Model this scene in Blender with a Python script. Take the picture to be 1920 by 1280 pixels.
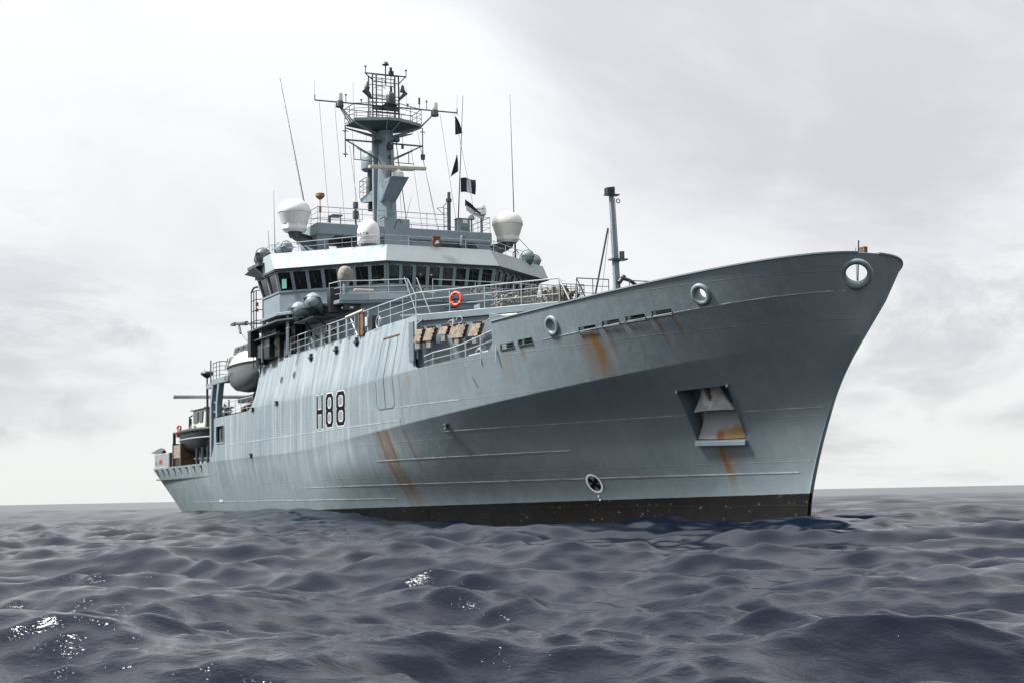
import bpy, bmesh, math, random
import numpy as np
from mathutils import Vector, Matrix
random.seed(7); rng = np.random.default_rng(11)
D = bpy.data; SC = bpy.context.scene; COL = SC.collection
for o in list(D.objects): D.objects.remove(o)
R = math.radians

# ---------------------------------------------------------------- camera
CAM_POS = (134.411, -36.541, 2.4)
def make_camera():
    f, psi, hl, hr = 2850.0, R(25.5), 946.0, 908.0            # focal length in px of a 1920 px wide picture, heading, horizon ends
    roll = math.atan((hr-hl)/1920); pitch = math.atan(((hl+hr)/2-640)*math.cos(roll)/f)
    v = Vector((-math.cos(psi), math.sin(psi), 0)); r = Vector((math.sin(psi), math.cos(psi), 0)); u = Vector((0, 0, 1))
    fw = v*math.cos(pitch)+u*math.sin(pitch); dn = v*math.sin(pitch)-u*math.cos(pitch)
    Rr = r*math.cos(roll)-dn*math.sin(roll); Dn = r*math.sin(roll)+dn*math.cos(roll)
    cd = D.cameras.new('camera'); cd.sensor_width = 36; cd.lens = f/1920*36; cd.clip_start = .2; cd.clip_end = 30000
    co = D.objects.new('camera', cd); COL.objects.link(co)
    m = Matrix((Rr, -Dn, -fw)).transposed().to_4x4(); m.translation = Vector(CAM_POS); co.matrix_world = m
    SC.camera = co
make_camera()

# ---------------------------------------------------------------- node helpers
class NT:
    def __init__(s, tree): s.t = tree; s.n = tree.nodes; s.l = tree.links
    def node(s, ty, **kw):
        n = s.n.new(ty)
        for k, v in kw.items(): setattr(n, k, v)
        return n
    def put(s, sock, v):
        if isinstance(v, bpy.types.NodeSocket): s.l.new(v, sock)
        elif v is not None: sock.default_value = v
    def m(s, op, a, b=None, c=None, clamp=False):
        n = s.node('ShaderNodeMath', operation=op, use_clamp=clamp)
        for i, v in enumerate((a, b, c)):
            if v is not None: s.put(n.inputs[i], v)
        return n.outputs[0]
    def mapr(s, v, a, b, c=0.0, d=1.0, smooth=True):
        n = s.node('ShaderNodeMapRange', interpolation_type='SMOOTHSTEP' if smooth else 'LINEAR')
        s.put(n.inputs[0], v)
        for i, x in enumerate((a, b, c, d)): s.put(n.inputs[1+i], x)
        return n.outputs[0]
    def mix(s, f, a, b, mode='MIX'):
        n = s.node('ShaderNodeMix', data_type='RGBA', blend_type=mode); s.put(n.inputs[0], f)
        for i, v in ((6, a), (7, b)): s.put(n.inputs[i], (*v, 1) if isinstance(v, tuple) and len(v) == 3 else v)
        return n.outputs[2]
    def noise(s, vec, scale, detail=4, rough=.55, dim='3D', dist=0.0):
        n = s.node('ShaderNodeTexNoise', noise_dimensions=dim); s.put(n.inputs['Vector'], vec)
        n.inputs['Scale'].default_value = scale; n.inputs['Detail'].default_value = detail; n.inputs['Roughness'].default_value = rough; n.inputs['Distortion'].default_value = dist
        return n.outputs[0]
    def vec(s, x, y, z):
        n = s.node('ShaderNodeCombineXYZ')
        for i, v in enumerate((x, y, z)): s.put(n.inputs[i], v)
        return n.outputs[0]
    def scale(s, v, sc):
        n = s.node('ShaderNodeVectorMath', operation='MULTIPLY'); s.put(n.inputs[0], v); n.inputs[1].default_value = sc; return n.outputs[0]

# ---------------------------------------------------------------- overcast sky and its soft sun
SUN_EL = R(51); SUN_AZ = (-0.36, -0.93)                     # bright patch of the overcast lies out on the ship's starboard side
def make_world():
    w = D.worlds.new('World'); SC.world = w; w.use_nodes = True; t = NT(w.node_tree); w.node_tree.nodes.clear()
    out = t.node('ShaderNodeOutputWorld'); bg = t.node('ShaderNodeBackground'); bg.inputs[1].default_value = 0.1
    sky = t.node('ShaderNodeTexSky', sky_type='NISHITA', sun_disc=False); sky.sun_elevation = SUN_EL; sky.sun_rotation = math.atan2(SUN_AZ[0], SUN_AZ[1])
    tc = t.node('ShaderNodeTexCoord'); sp = t.node('ShaderNodeSeparateXYZ'); t.l.new(tc.outputs['Generated'], sp.inputs[0])
    x, y, z = sp.outputs
    zc = t.m('MAXIMUM', z, 0.0); den = t.m('ADD', zc, 0.16)
    p = t.vec(t.m('DIVIDE', x, den), t.m('DIVIDE', y, den), 0.0)             # flat cloud deck seen in perspective
    n1 = t.noise(t.scale(p, (1, 1, 1)), .55, 6, .58, dist=.4)
    n2 = t.noise(t.scale(tc.outputs['Generated'], (3.2, 3.2, 7.0)), 2.6, 9, .62, dist=.5)   # cumulus banks low over the horizon
    n3 = t.noise(t.scale(tc.outputs['Generated'], (2.0, 2.0, 5.0)), 2.2, 7, .58, dist=.8)
    def bank(d, w):                                                        # how near a direction lies to a bank of cloud
        dp = t.node('ShaderNodeVectorMath', operation='DOT_PRODUCT'); t.l.new(tc.outputs['Generated'], dp.inputs[0]); dp.inputs[1].default_value = Vector(d).normalized(); return t.mapr(dp.outputs['Value'], math.cos(w), 1.0)
    high = t.m('MAXIMUM', bank((-.69, .67, .26), .20), t.m('MULTIPLY', bank((-.79, .52, .31), .17), .8))
    left = bank((-.99, .10, .085), .13); right = t.m('MAXIMUM', bank((-.755, .655, .062), .10), bank((-.71, .69, .075), .09))
    lowb = t.m('MAXIMUM', t.m('MULTIPLY', left, .9), right)
    streak = t.mapr(t.m('ADD', n1, t.m('MULTIPLY', high, .16)), .53, .73)
    low = t.m('MULTIPLY', t.mapr(t.m('ADD', t.m('ADD', t.m('MULTIPLY', n2, .6), t.m('MULTIPLY', n3, .4)), t.m('MULTIPLY', lowb, .14)), .52, .68), t.m('MULTIPLY', t.mapr(z, .028, .045), t.mapr(z, .24, .10)))
    grey = t.m('MAXIMUM', t.m('MULTIPLY', streak, .85), t.m('MULTIPLY', low, .74), clamp=True)
    base = t.mix(t.mapr(z, 0.0, .14), (1.18, 1.21, 1.195), (1.17, 1.175, 1.20))
    col = t.mix(grey, base, (.76, .77, .82))
    lift = t.m('ADD', 1.0, t.m('MULTIPLY', t.m('POWER', zc, 1.3), .85))       # overcast skies are brighter overhead
    vm = t.node('ShaderNodeVectorMath', operation='SCALE'); t.l.new(col, vm.inputs[0]); t.l.new(lift, vm.inputs['Scale'])
    fin = t.mix(.012, vm.outputs[0], sky.outputs[0])
    t.l.new(fin, bg.inputs[0]); t.l.new(bg.outputs[0], out.inputs[0])
make_world()
sl = D.lights.new('sun', 'SUN'); sl.energy = 1.5; sl.angle = R(12); sl.color = (1, .97, .93)
so = D.objects.new('sun', sl); COL.objects.link(so)
_a = Vector((SUN_AZ[0], SUN_AZ[1], 0)).normalized()*math.cos(SUN_EL)+Vector((0, 0, math.sin(SUN_EL)))
so.rotation_euler = _a.to_track_quat('Z', 'Y').to_euler(); so.location = (40, -60, 60)
vs = SC.view_settings; vs.view_transform = 'Standard'; vs.look = 'None'; vs.exposure = 2.85; vs.gamma = 1; vs.use_curve_mapping = False

# ---------------------------------------------------------------- materials
MAT = {}
def mat(name, col, rough=.5, metal=0.0, var=.12, scale=3.0, spec=.5, bump=.0, rust=0.0):
    m = D.materials.new(name); m.use_nodes = True; t = NT(m.node_tree); b = t.n['Principled BSDF']
    tc = t.node('ShaderNodeTexCoord').outputs['Object']
    n = t.noise(tc, scale, 5, .6); d = tuple(c*(1-var) for c in col); e = tuple(min(1, c*(1+var)) for c in col)
    c = t.mix(t.mapr(n, .3, .7), d, e)
    if rust:
        s = t.noise(t.scale(tc, (3.2, 3.2, .35)), 2.2, 6, .65)
        c = t.mix(t.m('MULTIPLY', t.mapr(s, .60, .80), rust), c, (.17, .085, .035))
    t.l.new(c, b.inputs['Base Color'])
    r = t.mapr(t.noise(tc, scale*2.3, 3), .3, .7, rough*.85, min(1, rough*1.15)); t.l.new(r, b.inputs['Roughness'])
    b.inputs['Metallic'].default_value = metal; b.inputs['Specular IOR Level'].default_value = spec
    if bump:
        bp = t.node('ShaderNodeBump'); bp.inputs['Strength'].default_value = bump; bp.inputs['Distance'].default_value = .05
        t.l.new(t.noise(tc, scale*1.5, 4), bp.inputs['Height']); t.l.new(bp.outputs[0], b.inputs['Normal'])
    MAT[name] = m; return m
GREY = (.128, .166, .190)
mat('grey_paint', GREY, .5, var=.09, scale=.9, bump=.06, rust=.10)
mat('off_white', (.30, .315, .32), .5, var=.12, scale=2, rust=.15)
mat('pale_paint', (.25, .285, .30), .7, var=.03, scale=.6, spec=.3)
mat('bright_white', (.8, .8, .8), .6, var=.04)
mat('dark_grey_paint', (.04, .052, .06), .5, var=.2)
mat('deck_paint', (.05, .065, .066), .8, var=.2)
mat('black_metal', (.008, .009, .010), .5, var=.3)
mat('white_dome', (.56, .56, .56), .35, var=.04, scale=1.2)
mat('cream_dome', (.50, .49, .45), .4, var=.05, scale=1.2)
mat('white_paint', (.50, .51, .51), .4, var=.08)
mat('cream_paint', (.36, .34, .28), .45, var=.1)
mat('steel_white', (.27, .30, .32), .4, var=.12)
mat('glass', (.0015, .002, .0024), .06, var=.2, spec=.5)
mat('lit_glass', (.12, .30, .25), .15, var=.1)
mat('tan_board', (.145, .115, .085), .75, var=.45, scale=5, bump=.3, rust=.75)
mat('rust', (.09, .05, .028), .8, var=.45, scale=4)
mat('canvas', (.19, .18, .16), .85, var=.25, scale=4, bump=.5)
mat('orange', (.48, .05, .018), .5, var=.12)
mat('red', (.28, .012, .012), .5, var=.15)
mat('brown_orange', (.17, .075, .02), .55, var=.2)
mat('navy_cloth', (.005, .007, .028), .85, var=.2)
mat('white_cloth', (.42, .42, .44), .85, var=.06)
mat('red_cloth', (.16, .008, .008), .85, var=.2)
mat('raft_grey', (.17, .22, .24), .35, var=.08)
mat('raft_dark', (.10, .13, .13), .45, var=.2)
mat('letter_navy', (.0035, .004, .006), .9, var=.1, spec=.08)
mat('letter_white', (.50, .51, .51), .5, var=.06)
mat('boat_black', (.004, .005, .007), .4, var=.3)
mat('boat_white', (.36, .39, .37), .35, var=.08, rust=.1)
mat('boat_grey', (.085, .10, .10), .4, var=.12)
mat('net', (.10, .09, .08), .85, var=.5, scale=8)
mat('brass', (.45, .30, .08), .4, var=.1)
mat('green', (.05, .14, .10), .5)
mat('chrome', (.4, .4, .4), .25, .8, var=.05)

# ---------------------------------------------------------------- mesh helpers
class MB:
    def __init__(s): s.v = []; s.f = []; s.p = []
    def add(s, vs, fs):
        vs = list(vs); fs = list(fs); s.p.append((len(s.v), len(vs), len(s.f), len(fs))); o = len(s.v); s.v += [tuple(map(float, p)) for p in vs]; s.f += [tuple(i+o for i in f) for f in fs]; return s
    def box(s, x0, x1, y0, y1, z0, z1):
        return s.add([(x, y, z) for z in (z0, z1) for y in (y0, y1) for x in (x0, x1)], [(0,2,3,1),(4,5,7,6),(0,1,5,4),(2,6,7,3),(0,4,6,2),(1,3,7,5)])
    def obox(s, c, ax, ay, az):                    # centre and three half-axis vectors
        c, ax, ay, az = map(Vector, (c, ax, ay, az))
        return s.add([c+ax*i+ay*j+az*k for k in (-1, 1) for j in (-1, 1) for i in (-1, 1)], [(0,2,3,1),(4,5,7,6),(0,1,5,4),(2,6,7,3),(0,4,6,2),(1,3,7,5)])
    def cyl(s, p, q, r, n=8, r2=None, cap=True):
        p, q = Vector(p), Vector(q); r2 = r if r2 is None else r2; d = (q-p).normalized()
        a = d.orthogonal().normalized(); b = d.cross(a); vs = []
        for c, rr in ((p, r), (q, r2)):
            vs += [c+(a*math.cos(2*math.pi*i/n)+b*math.sin(2*math.pi*i/n))*rr for i in range(n)]
        fs = [(i, (i+1) % n, n+(i+1) % n, n+i) for i in range(n)]
        if cap: fs += [tuple(range(n))[::-1], tuple(range(n, 2*n))]
        return s.add(vs, fs)
    def tube(s, pts, r, n=6):
        for a, b in zip(pts[:-1], pts[1:]):
            if (Vector(a)-Vector(b)).length > 1e-4: s.cyl(a, b, r, n)
        return s
    def lathe(s, prof, base=(0, 0, 0), axis=(0, 0, 1), n=24):   # prof: (radius, height)
        ax = Vector(axis).normalized(); a = ax.orthogonal().normalized(); b = ax.cross(a); base = Vector(base); vs = []
        for r, h in prof: vs += [base+ax*h+(a*math.cos(2*math.pi*i/n)+b*math.sin(2*math.pi*i/n))*max(r, .0005) for i in range(n)]
        fs = [(k*n+i, k*n+(i+1) % n, (k+1)*n+(i+1) % n, (k+1)*n+i) for k in range(len(prof)-1) for i in range(n)]
        fs += [tuple(range(n))[::-1], tuple((len(prof)-1)*n+i for i in range(n))]
        return s.add(vs, fs)
    def prism(s, poly, z0, z1, f=None):            # poly in plan; f maps (x, y, z) to a point
        f = f or (lambda x, y, z: (x, y, z)); n = len(poly)
        vs = [f(x, y, z0) for x, y in poly]+[f(x, y, z1) for x, y in poly]
        return s.add(vs, [tuple(range(n))[::-1], tuple(range(n, 2*n))]+[(i, (i+1) % n, n+(i+1) % n, n+i) for i in range(n)])
    def loft(s, rings, closed=True, cap=True):
        n = len(rings[0]); vs = [p for r in rings for p in r]; m = n if closed else n-1
        fs = [(k*n+i, k*n+(i+1) % n, (k+1)*n+(i+1) % n, (k+1)*n+i) for k in range(len(rings)-1) for i in range(m)]
        if cap: fs += [tuple(range(n))[::-1], tuple((len(rings)-1)*n+i for i in range(n))]
        return s.add(vs, fs)
    def torus(s, c, axis, R_, r, n=28, m=10):
        ax = Vector(axis).normalized(); a = ax.orthogonal().normalized(); b = ax.cross(a); c = Vector(c); vs = []
        for i in range(n):
            t = 2*math.pi*i/n; d = a*math.cos(t)+b*math.sin(t)
            vs += [c+d*(R_+r*math.cos(2*math.pi*j/m))+ax*r*math.sin(2*math.pi*j/m) for j in range(m)]
        return s.add(vs, [(i*m+j, ((i+1) % n)*m+j, ((i+1) % n)*m+(j+1) % m, i*m+(j+1) % m) for i in range(n) for j in range(m)])
    def clusters(s):                               # pieces that do not touch one another
        if len(s.p) < 2: return [s]
        V = np.array(s.v); lo = np.array([V[a:a+n].min(0) for a, n, _, _ in s.p])-.02; hi = np.array([V[a:a+n].max(0) for a, n, _, _ in s.p])+.02
        N = len(s.p); left = set(range(N)); out = []
        while left:
            st = [min(left)]; left.discard(st[0]); grp = []
            while st:
                i = st.pop(); grp.append(i); t = np.nonzero((lo[i] <= hi).all(1) & (hi[i] >= lo).all(1))[0]
                for j in t:
                    if int(j) in left: left.discard(int(j)); st.append(int(j))
            b = MB()
            for i in sorted(grp):
                a, n, fa, fn = s.p[i]; b.add(s.v[a:a+n], [tuple(x-a for x in f) for f in s.f[fa:fa+fn]])
            out.append(b)
        return out
    def build(s, name, m, parent=None, smooth=None, bevel=0, whole=False):
        if not whole:
            cl = s.clusters()
            if len(cl) > 1: return [c.build(name, m, parent, smooth, bevel, True) for c in cl][0]
        me = D.meshes.new(name); me.from_pydata(s.v, [], s.f)
        bm = bmesh.new(); bm.from_mesh(me); bmesh.ops.recalc_face_normals(bm, faces=bm.faces); bm.to_mesh(me); bm.free()
        o = D.objects.new(name, me); COL.objects.link(o); me.materials.append(MAT[m] if isinstance(m, str) else m)
        if smooth is not None:
            me.polygons.foreach_set('use_smooth', [True]*len(me.polygons)); me.set_sharp_from_angle(angle=R(smooth))
        if bevel:
            b = o.modifiers.new('bevel', 'BEVEL'); b.width = bevel; b.segments = 2; b.limit_method = 'ANGLE'
        if parent is not None: attach(o, parent)
        return o
def world_loc(o):
    p = Vector(o.location) if o.type == 'EMPTY' else Vector((0, 0, 0))
    return p
def attach(o, parent):                             # meshes are drawn in ship coordinates; parents never rotate
    o.parent = parent; o.matrix_parent_inverse = Matrix.Translation(-world_loc(parent))
def empty(name, loc):
    e = D.objects.new(name, None); e.location = loc; e.empty_display_size = .3; COL.objects.link(e); return e
def tag(o, label, cat, group=None, kind=None):
    o['label'] = label
    if cat: o['category'] = cat
    if group: o['group'] = group
    if kind: o['kind'] = kind
    return o
def lab(o, label): o['label'] = label; return o
def rail_path(m, pts, h=1.05, bars=3, step=1.5, r=.022, top=.028, close=False):
    pts = [Vector(p) for p in pts]; up = Vector((0, 0, 1))
    for k in range(1, bars+1):
        m.tube([p+up*h*k/bars for p in pts], top if k == bars else r*.75, 6)
    for a, b in zip(pts[:-1], pts[1:]):
        n = max(1, round((b-a).length/step))
        for i in range(n+1):
            if i == 0 and a is not pts[0]: continue
            p = a.lerp(b, i/n); m.cyl(p-up*.03, p+up*h, r, 6)
    return m
ZA0=8.566
def _sup(X,X0,Xs,p,q,B=8.4):
    u=np.clip((X-X0)/(Xs-X0),0,1); return B*np.clip(1-u**p,0,1)**(1/q)
def zT(X): return 10.075+(11.166-10.075)*np.clip((X-61.038)/(89.124-61.038),0,1)**1.546
def zA(X): return 8.56+(9.802-8.56)*np.clip((X-54.153)/(88.688-54.153),0,1)**1.412
def zB(X): return 5.267+(8.159-5.267)*np.clip((X-41.498)/(88.273-41.498),0,1)**1.477
# levels from top to keel: name, Xs, z(X), y(X)
def zTop(X): # shell before trimming: 12.45 aft, bulwark line forward
    w=np.clip((X-63.9)/(73.0-63.9),0,1); return 12.45*(1-w)+zT(X)*w
def yTop(X):
    yt=_sup(X,61.975,89.124,1.439,2.331); w=np.clip((X-63.9)/(73.0-63.9),0,1)
    return (8.4-0.20*(12.45-8.566))*(1-w)+yt*w
def yB(X): return _sup(X,52.08,88.273,2.186,1.325)
def yD(X): return _sup(X,50.5,85.75,1.55,1.02)*(.972+.020*np.clip((X-45)/14,0,1))
def zC(X): return np.minimum(5.6,zB(X)-0.3)
def yC(X):
    f=(zC(X)-4.0)/(zB(X)-4.0); lin=yD(X)+(yB(X)-yD(X))*f; w=np.clip((X-66)/10,0,1); w=w*w*(3-2*w)
    return lin*(1-w)+_sup(X,50.9,86.62,1.80,1.06)*.995*w
LEV=[
 (89.124, zTop, yTop),
 (88.688, zA, lambda X:_sup(X,59.237,88.688,1.585,1.979)),
 (88.273, zB, yB),
 (86.62, zC, yC),
 (85.75, lambda X:X*0+4.0, yD),
 (85.0, lambda X:X*0+2.15, lambda X:_sup(X,46.5,85.0,1.30,1.0)*(.918+.057*np.clip((X-45)/14,0,1))),
 (84.6, lambda X:X*0+0.3, lambda X:_sup(X,45.0,84.6,1.22,1.0)*(.85+.07*np.clip((X-45)/14,0,1))),
 (84.2, lambda X:X*0-2.0, lambda X:_sup(X,43.0,84.2,1.15,1.0)*.78),
]
def stern_fade(X,z): # narrowing of the run towards the stern below the deck edge
    t=np.clip((26-X)/22,0,1); return t**1.5*np.clip((5.0-z)/5.0,0,2)*1.2
def sec(X):
    z=np.array([l[1](np.asarray(X,float)) for l in LEV],float); y=np.array([np.maximum(l[2](np.asarray(X,float)),0) for l in LEV],float)
    return z,y
def cr(p0,p1,p2,p3,t): return .5*(2*p1+(p2-p0)*t+(2*p0-5*p1+4*p2-p3)*t*t+(3*p1-p0-3*p2+p3)*t**3)
def Yh(X,z):
    zz,yy=sec(min(X,89.1)); n=len(zz)
    if z>=zz[2]: y=np.interp(z,zz[2::-1],yy[2::-1])
    else:
        k=2
        while k<n-2 and z<zz[k+1]: k+=1
        i0=k-1 if k>2 else None; i3=min(k+2,n-1)
        g=lambda a,t: cr(a[k-1] if i0 is not None else 2*a[k]-a[k+1],a[k],a[k+1],a[i3],t)
        lo,hi=0.0,1.0
        for _ in range(18):
            m=(lo+hi)/2
            if g(zz,m)>z: lo=m
            else: hi=m
        y=g(yy,(lo+hi)/2)
    return max(float(y-stern_fade(X,z)),0)
def nrm(X,z):
    e=.05; dx=(Yh(X+e,z)-Yh(X-e,z))/(2*e); dz=(Yh(X,z+e)-Yh(X,z-e))/(2*e)
    n=np.array([-dx,-1.0,-dz]); return n/np.linalg.norm(n)   # starboard outward
# ---------------------------------------------------------------- the ship
ship = empty('survey_ship', (46, 0, 1.0))
tag(ship, 'grey naval survey ship H88 with rust streaked hull lying on the open sea', 'ship')
def hp(X, z, off=0.0):                              # a point on the starboard shell, pushed out along its normal
    n = nrm(X, z); return Vector((X, -Yh(X, z), z))+Vector(n)*off

def hull_material():
    m = D.materials.new('hull_paint'); m.use_nodes = True; t = NT(m.node_tree); b = t.n['Principled BSDF']
    tc = t.node('ShaderNodeTexCoord').outputs['Object']; sp = t.node('ShaderNodeSeparateXYZ'); t.l.new(tc, sp.inputs[0]); x, y, z = sp.outputs
    c = t.mix(t.mapr(t.noise(tc, .22, 5, .6), .3, .7), (.117, .150, .168), (.152, .187, .204))
    c = t.mix(t.m('MULTIPLY', t.mapr(t.noise(tc, 1.3, 4, .6), .45, .75), .25), c, (.087, .122, .142))
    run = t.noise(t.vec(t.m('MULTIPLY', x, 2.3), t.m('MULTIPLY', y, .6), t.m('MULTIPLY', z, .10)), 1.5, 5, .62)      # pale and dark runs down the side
    aft = t.m('MULTIPLY', t.mapr(x, 70, 50), t.mapr(z, 2.4, 5.0)); upper_strake = t.m('MULTIPLY', t.mapr(x, 64, 60), t.mapr(z, 8.4, 9.6))      # pale runs thicken on the topmost band of the side
    c = t.mix(t.m('MULTIPLY', t.mapr(t.m('ADD', run, t.m('MULTIPLY', upper_strake, .10)), .48, .70), t.m('ADD', t.m('MULTIPLY', aft, .32), .06)), c, (.33, .365, .395))
    c = t.mix(t.m('MULTIPLY', t.mapr(run, .46, .28), t.m('ADD', t.m('MULTIPLY', aft, .30), .12)), c, (.078, .106, .124))
    # touched-up paint: rectangular roller patches of slightly other grey
    br = t.node('ShaderNodeTexBrick'); br.inputs['Scale'].default_value = .16; br.inputs['Mortar Size'].default_value = 0; br.inputs['Color1'].default_value = (0, 0, 0, 1); br.inputs['Color2'].default_value = (1, 1, 1, 1)
    t.l.new(t.vec(x, t.m('MULTIPLY', z, 1.4), 0.0), br.inputs['Vector'])
    c = t.mix(t.m('MULTIPLY', br.outputs['Color'], .10), c, (.185, .23, .26))
    # scuffs
    sc = t.noise(t.vec(t.m('ADD', t.m('MULTIPLY', x, 5.0), t.m('MULTIPLY', z, 2.5)), y, t.m('MULTIPLY', z, .9)), 1.6, 3, .5)
    c = t.mix(t.m('MULTIPLY', t.mapr(sc, .70, .74), .35), c, (.24, .28, .305))
    # rust runs: centre x, half width, top z, bottom z, strength
    wob = t.m('MULTIPLY', t.m('SUBTRACT', t.noise(t.vec(0.0, 0.0, t.m('MULTIPLY', z, 1.0)), .9, 2), .5), .25)
    fine = t.mapr(t.noise(t.vec(t.m('MULTIPLY', x, 9.0), 0.0, t.m('MULTIPLY', z, .45)), 1.4, 5, .7), .40, .54)
    xs = t.m('ADD', x, wob)
    runs = [(58.35, .26, 5.95, .9, 1.0), (59.0, .36, 4.7, .9, .75), (59.3, .2, 5.95, 1.2, 1.0), (58.8, .85, 5.95, 1.0, .55), (61.3, .12, 6.5, 2.6, .7), (61.28, .10, 6.45, 5.95, .95), (58.0, .5, 5.9, 1.7, .25), (65.62, .05, 5.8, 4.0, .9),
            (77.55, .28, 9.24, 7.3, .6), (78.1, .40, 9.26, 6.6, 1.0), (77.8, .8, 9.2, 6.8, .5), (78.95, .14, 9.34, 7.6, .85), (79.5, .1, 9.3, 8.2, .5), (81.65, .12, 9.46, 7.8, .7), (82.5, .09, 9.46, 8.2, .6), (80.4, .06, 9.35, 7.2, .3), (73.3, .16, 9.1, 8.2, .6), (71.9, .4, 9.0, 7.0, .25),
            (81.3, .22, 4.42, 2.3, 1.0), (81.2, .10, 4.42, 2.2, 1.0), (81.5, .6, 4.42, 3.0, .7), (40.45, .08, 8.5, 4.8, .5), (34.9, .10, 8.4, 5.2, .3), (34.45, .10, 5.4, 3.4, .35), (62.8, .35, 8.6, 7.5, .3), (57.7, .12, 7.1, 5.9, .45), (47, .15, 8.5, 5.5, .15), (30, .2, 8.3, 5.0, .2)]
    tot = 0.0
    for xc, w, zt, zb, k in runs:
        g = t.mapr(t.m('ABSOLUTE', t.m('SUBTRACT', xs, xc)), w*1.5, w*.1)
        g = t.m('MULTIPLY', g, t.mapr(z, zt+.03, zt-.12)); g = t.m('MULTIPLY', g, t.mapr(z, zb, zb+(zt-zb)*.55, 0.0, 1.0))
        g = t.m('MULTIPLY', g, k); tot = t.m('MAXIMUM', tot, g) if tot else g
    st = t.m('LESS_THAN', y, 0.0)
    rf = t.m('MULTIPLY', t.m('MULTIPLY', tot, t.m('ADD', t.m('MULTIPLY', fine, .65), .35)), st)
    rc = t.mix(fine, (.055, .038, .017), (.165, .078, .018))
    c = t.mix(rf, c, rc)
    # boot-topping and antifouling
    zb = t.m('ADD', t.m('MULTIPLY', x, .0125), 2.22-84*.0125); edge = t.m('MULTIPLY', t.m('SUBTRACT', t.noise(tc, 3.0, 4, .7), .5), .05)
    chip = t.m('MULTIPLY', t.mapr(t.noise(t.scale(tc, (1, 1, 1.6)), 3.2, 6, .72), .638, .655), t.mapr(x, 60, 78, .35, 1.0))
    bc = t.mix(chip, (.0022, .0022, .0022), (.16, .165, .16)); bc = t.mix(t.m('MULTIPLY', t.mapr(t.noise(tc, .8, 4), .5, .7), .35), bc, (.006, .007, .006))
    c = t.mix(t.m('GREATER_THAN', t.m('SUBTRACT', t.m('ADD', zb, edge), z), 0.0), c, bc)
    c = t.mix(t.m('GREATER_THAN', t.m('SUBTRACT', t.m('SUBTRACT', zb, 1.38), z), 0.0), c, (.20, .015, .012))
    t.l.new(c, b.inputs['Base Color'])
    t.l.new(t.mapr(t.noise(tc, .9, 4), .3, .7, .55, .75), b.inputs['Roughness']); b.inputs['Specular IOR Level'].default_value = .22
    bp = t.node('ShaderNodeBump'); bp.inputs['Strength'].default_value = .5; bp.inputs['Distance'].default_value = .05
    pl = t.node('ShaderNodeTexBrick'); pl.inputs['Scale'].default_value = 1.0; pl.inputs['Mortar Size'].default_value = .02; pl.inputs['Mortar Smooth'].default_value = .6; pl.inputs['Brick Width'].default_value = 6.0; pl.inputs['Row Height'].default_value = 1.75; t.l.new(t.vec(x, z, 0.0), pl.inputs['Vector'])     # faint plate butts
    rib = t.m('ADD', t.m('MULTIPLY', t.noise(t.vec(t.m('MULTIPLY', x, 1.2), 0.0, t.m('MULTIPLY', z, .8)), 1.0, 3), 1.5), t.m('MULTIPLY', t.m('ABSOLUTE', t.m('SINE', t.m('MULTIPLY', x, 5.0))), .10))
    t.l.new(t.m('ADD', rib, t.m('MULTIPLY', pl.outputs['Fac'], .22)), bp.inputs['Height']); t.l.new(bp.outputs[0], b.inputs['Normal']); MAT['hull_paint'] = m
hull_material()

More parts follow.
